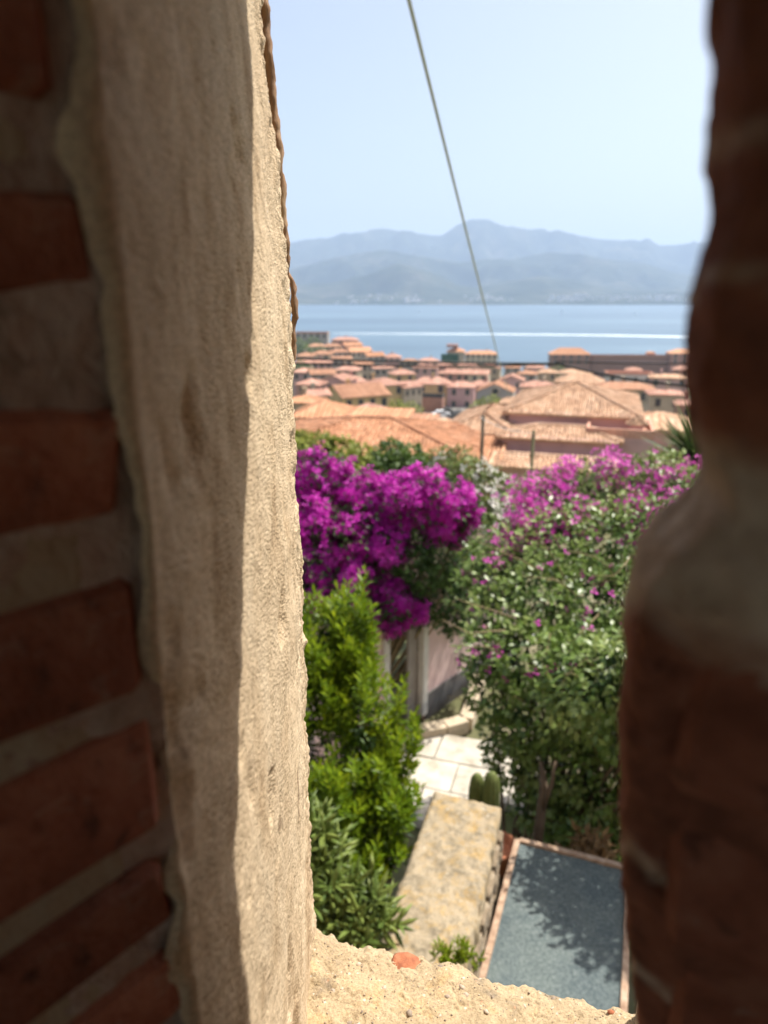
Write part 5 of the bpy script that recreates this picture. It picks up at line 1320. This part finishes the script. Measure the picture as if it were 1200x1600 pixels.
def build_extras():
    # town trees
    def town_tree(px, py, Y, rp, label, n=900, mat='leaf_t', group=None):
        cc0 = [(px, py, Y, rp), (px - rp * .9, py + rp * .3, Y, rp * .8), (px + rp * .9, py + rp * .35, Y, rp * .75), (px + rp * .2, py + rp * .6, Y - 2, rp * .9)]
        cc = px_clumps(cc0); c = np.array(cc[0][:3]); root = np.array((c[0], c[1], float(ground(c[0], c[1])) - .3))
        t = thing('town_tree', root, label, 'tree', group)
        P, D, U, S, idx, d = bush_leaves(n, cc, cc[0][3] * .28, rmin=.4)
        cloud('crown', t, M[mat], P, D, U, S, LEAF_V, LEAF_F, np.clip(patchy(P, 1.4 / cc[0][3], 7) * .6 + RNG.random(len(P)) * .45, 0, 1))
        mb = MB(); mb.tube([root, c], [.22, .12], 7); stems(mb, root * .4 + c * .6, cc, .08); mb.build('trunk', M['bark'], t)
    town_tree(764, 633, 140, 17, 'round leafy tree in front of the church', mat='leaf_y', n=1300)
    town_tree(620, 634, 140, 12, 'leafy piazza tree left of its twin above the tan flat roof', mat='leaf_y')
    town_tree(643, 637, 138, 11, 'leafy piazza tree nearest the many windowed facade', mat='leaf_y')
    town_tree(466, 536, 385, 9, 'dark bush at the plaster edge under the fort', mat='leaf_t')
    town_tree(490, 533, 392, 8, 'dark tree against the front of the fort', mat='leaf_t')
    town_tree(476, 546, 345, 9, 'hillside tree between the beige house and the fort', mat='leaf_t')
    town_tree(501, 546, 350, 7, 'small hillside tree right of the beige house', mat='leaf_t')
    town_tree(838, 573, 300, 7, 'dark round tree at the water beside the corner tower', mat='leaf_t')
    town_tree(872, 577, 250, 8, 'dark tree at the foot of the corner tower', mat='leaf_t')
    town_tree(470, 570, 240, 8, 'bush at the plaster edge between red roofs', mat='leaf_t')
    # dark canopy and cars on the piazza
    c = at(716, 652, 146); zc = float(ground(c[0], c[1]))
    t = thing('market_canopy', (c[0], c[1], zc), 'dark peaked canopy on the piazza below the pink house', 'canopy')
    MB().lathe((c[0], c[1], 0), [(2.3, c[2] - .4), (2.2, c[2]), (1.2, c[2] + 1.1), (.05, c[2] + 1.7)], 14).build('cover', M['tar'], t)
    mb = MB(); mb.tube([(c[0], c[1], zc), (c[0], c[1], c[2] + .6)], .06, 6); mb.build('post', M['pole'], t)
    def car(px, py, Y, mat, label, rz):
        c = at(px, py, Y); g = thing('parked_car', (c[0], c[1], c[2] - .7), label, 'car', 'cars parked on the piazza')
        a = R_(rz); ux = np.array((math.cos(a), math.sin(a))); uy = np.array((-math.sin(a), math.cos(a)))
        prof = [(-2, .25), (-2, .75), (-1.3, .9), (-.9, 1.4), (.6, 1.42), (1.1, .95), (1.95, .8), (2, .25)]
        V = [(*(c[:2] + ux * x + uy * s), c[2] - .7 + z) for s in (-.8, .8) for x, z in prof]; n = len(prof)
        mesh_np('body', V, [tuple(range(n))[::-1], tuple(range(n, 2 * n))] + [(i, (i + 1) % n, n + (i + 1) % n, n + i) for i in range(n)], mat, g)
        for sx in (-1.25, 1.25):
            for sy in (-.78, .78):
                mb = MB(); p = c[:2] + ux * sx + uy * sy; mb.tube([(*(p - uy * .1), c[2] - .4), (*(p + uy * .1), c[2] - .4)], .31, 10); mb.build('wheel', M['tar'], g)
        gl = [(-1.25, .95), (-.88, 1.34), (.55, 1.36), (1.0, .97)]
        V = [(*(c[:2] + ux * x + uy * s), c[2] - .7 + z) for s in (-.81, .81) for x, z in gl]
        mesh_np('side_window', V, [(0, 1, 2, 3)[::-1], (4, 5, 6, 7)], M['glass'], g)
    car(689, 646, 158, M['boat'], 'white car parked left of the dark canopy', 10)
    car(699, 642, 166, M['tar'], 'black car parked behind the white car near the canopy', -20)
    # square paving under them
    mb = MB(); mb.prism([(6, 140), (26, 137), (34, 186), (8, 192)], -32, -26.9)
    tag(mb.build('piazza', M['piazza']), kind='structure')
    # poles
    def pole(px, top, Y, r, mat, label):
        p = at(px, top, Y); z0 = float(ground(p[0], p[1]))
        t = thing('utility_pole', (p[0], p[1], z0 - .5), label, 'pole'); mb = MB(); mb.tube([(p[0], p[1], z0 - .5), tuple(p)], [r * 1.2, r], 10); mb.build('post', mat, t, True)
        MB().lathe((p[0], p[1] - r - .02, p[2] - .16), [(.02, 0), (.03, .03), (.015, .08)], 8).build('insulator', M['wire'], t)
        return p
    p1 = pole(755, 648, 21, .05, M['pole'], 'dark wooden pole standing before the tan roofed wing')
    p2 = pole(834, 672, 19, .042, M['pole_g'], 'olive coloured pole before the lowest villa roof')
    def wire(pts, r, mat, label, name='overhead_wire'):
        mb = MB(); mb.tube(pts, r, 6); tag(mb.build(name, mat, None, True), label, 'wire')
    def span(a, b, sag, n=14): return [a * (1 - f) + b * f - np.array((0, 0, sag * 4 * f * (1 - f))) for f in np.linspace(0, 1, n)]
    wire(span(p1 + np.array((-.1, -.05, -.06)), p2 + np.array((0, -.05, -.06)), .12), .009, M['white_wire'], 'thin white wire slung between the two poles')
    wire(span(at(629, -40, 6.0), at(803, 640, 51.0), .25, 40), .017, M['metal'], 'pale taut cable slanting down across the sky to the villa', 'cable')
    wire(span(at(300, 553, 26), at(870, 568, 30), .08), .05, M['wire'], 'upper dark wire strung level across the old town')
    wire(span(at(300, 560, 26), at(870, 569, 30), .16), .038, M['wire'], 'lower dark wire sagging just under the level one')
    wire(span(at(868, 567, 30), at(1150, 606, 24), .22), .05, M['wire'], 'dark wire curving down to the right under the fortification')
    wire(span(at(870, 565, 30), at(1150, 568, 27), .03), .03, M['wire'], 'straight dark wire running right along the fortification')
    # sailing boats
    for px, py, Y, s, lb in ((878, 489, 0, 10, 'white sailing boat right of the cable near the far shore'), (655, 489, 0, 7, 'tiny sailing boat left of the cable near the far shore'), (992, 492, 0, 6, 'tiny sailing boat off the right part of the far shore')):
        c = atz(px, py, SEA + .2); t = thing('sailing_boat', c, lb, 'boat')
        mb = MB(); mb.box((c[0], c[1], c[2] + s * .06), (s * .9, s * .25, s * .12), .3); mb.build('hull', M['boat'], t)
        mb = MB(); mb.add([(c[0] - s * .35, c[1] - .05, c[2] + s * .15), (c[0] + s * .25, c[1] - .05, c[2] + s * .15), (c[0], c[1] - .05, c[2] + s * 1.2), (c[0] - s * .35, c[1] + .05, c[2] + s * .15), (c[0] + s * .25, c[1] + .05, c[2] + s * .15), (c[0], c[1] + .05, c[2] + s * 1.2)], [(0, 1, 2), (5, 4, 3), (0, 2, 5, 3), (1, 4, 5, 2), (0, 3, 4, 1)]); mb.build('sail', M['boat'], t)
build_extras()
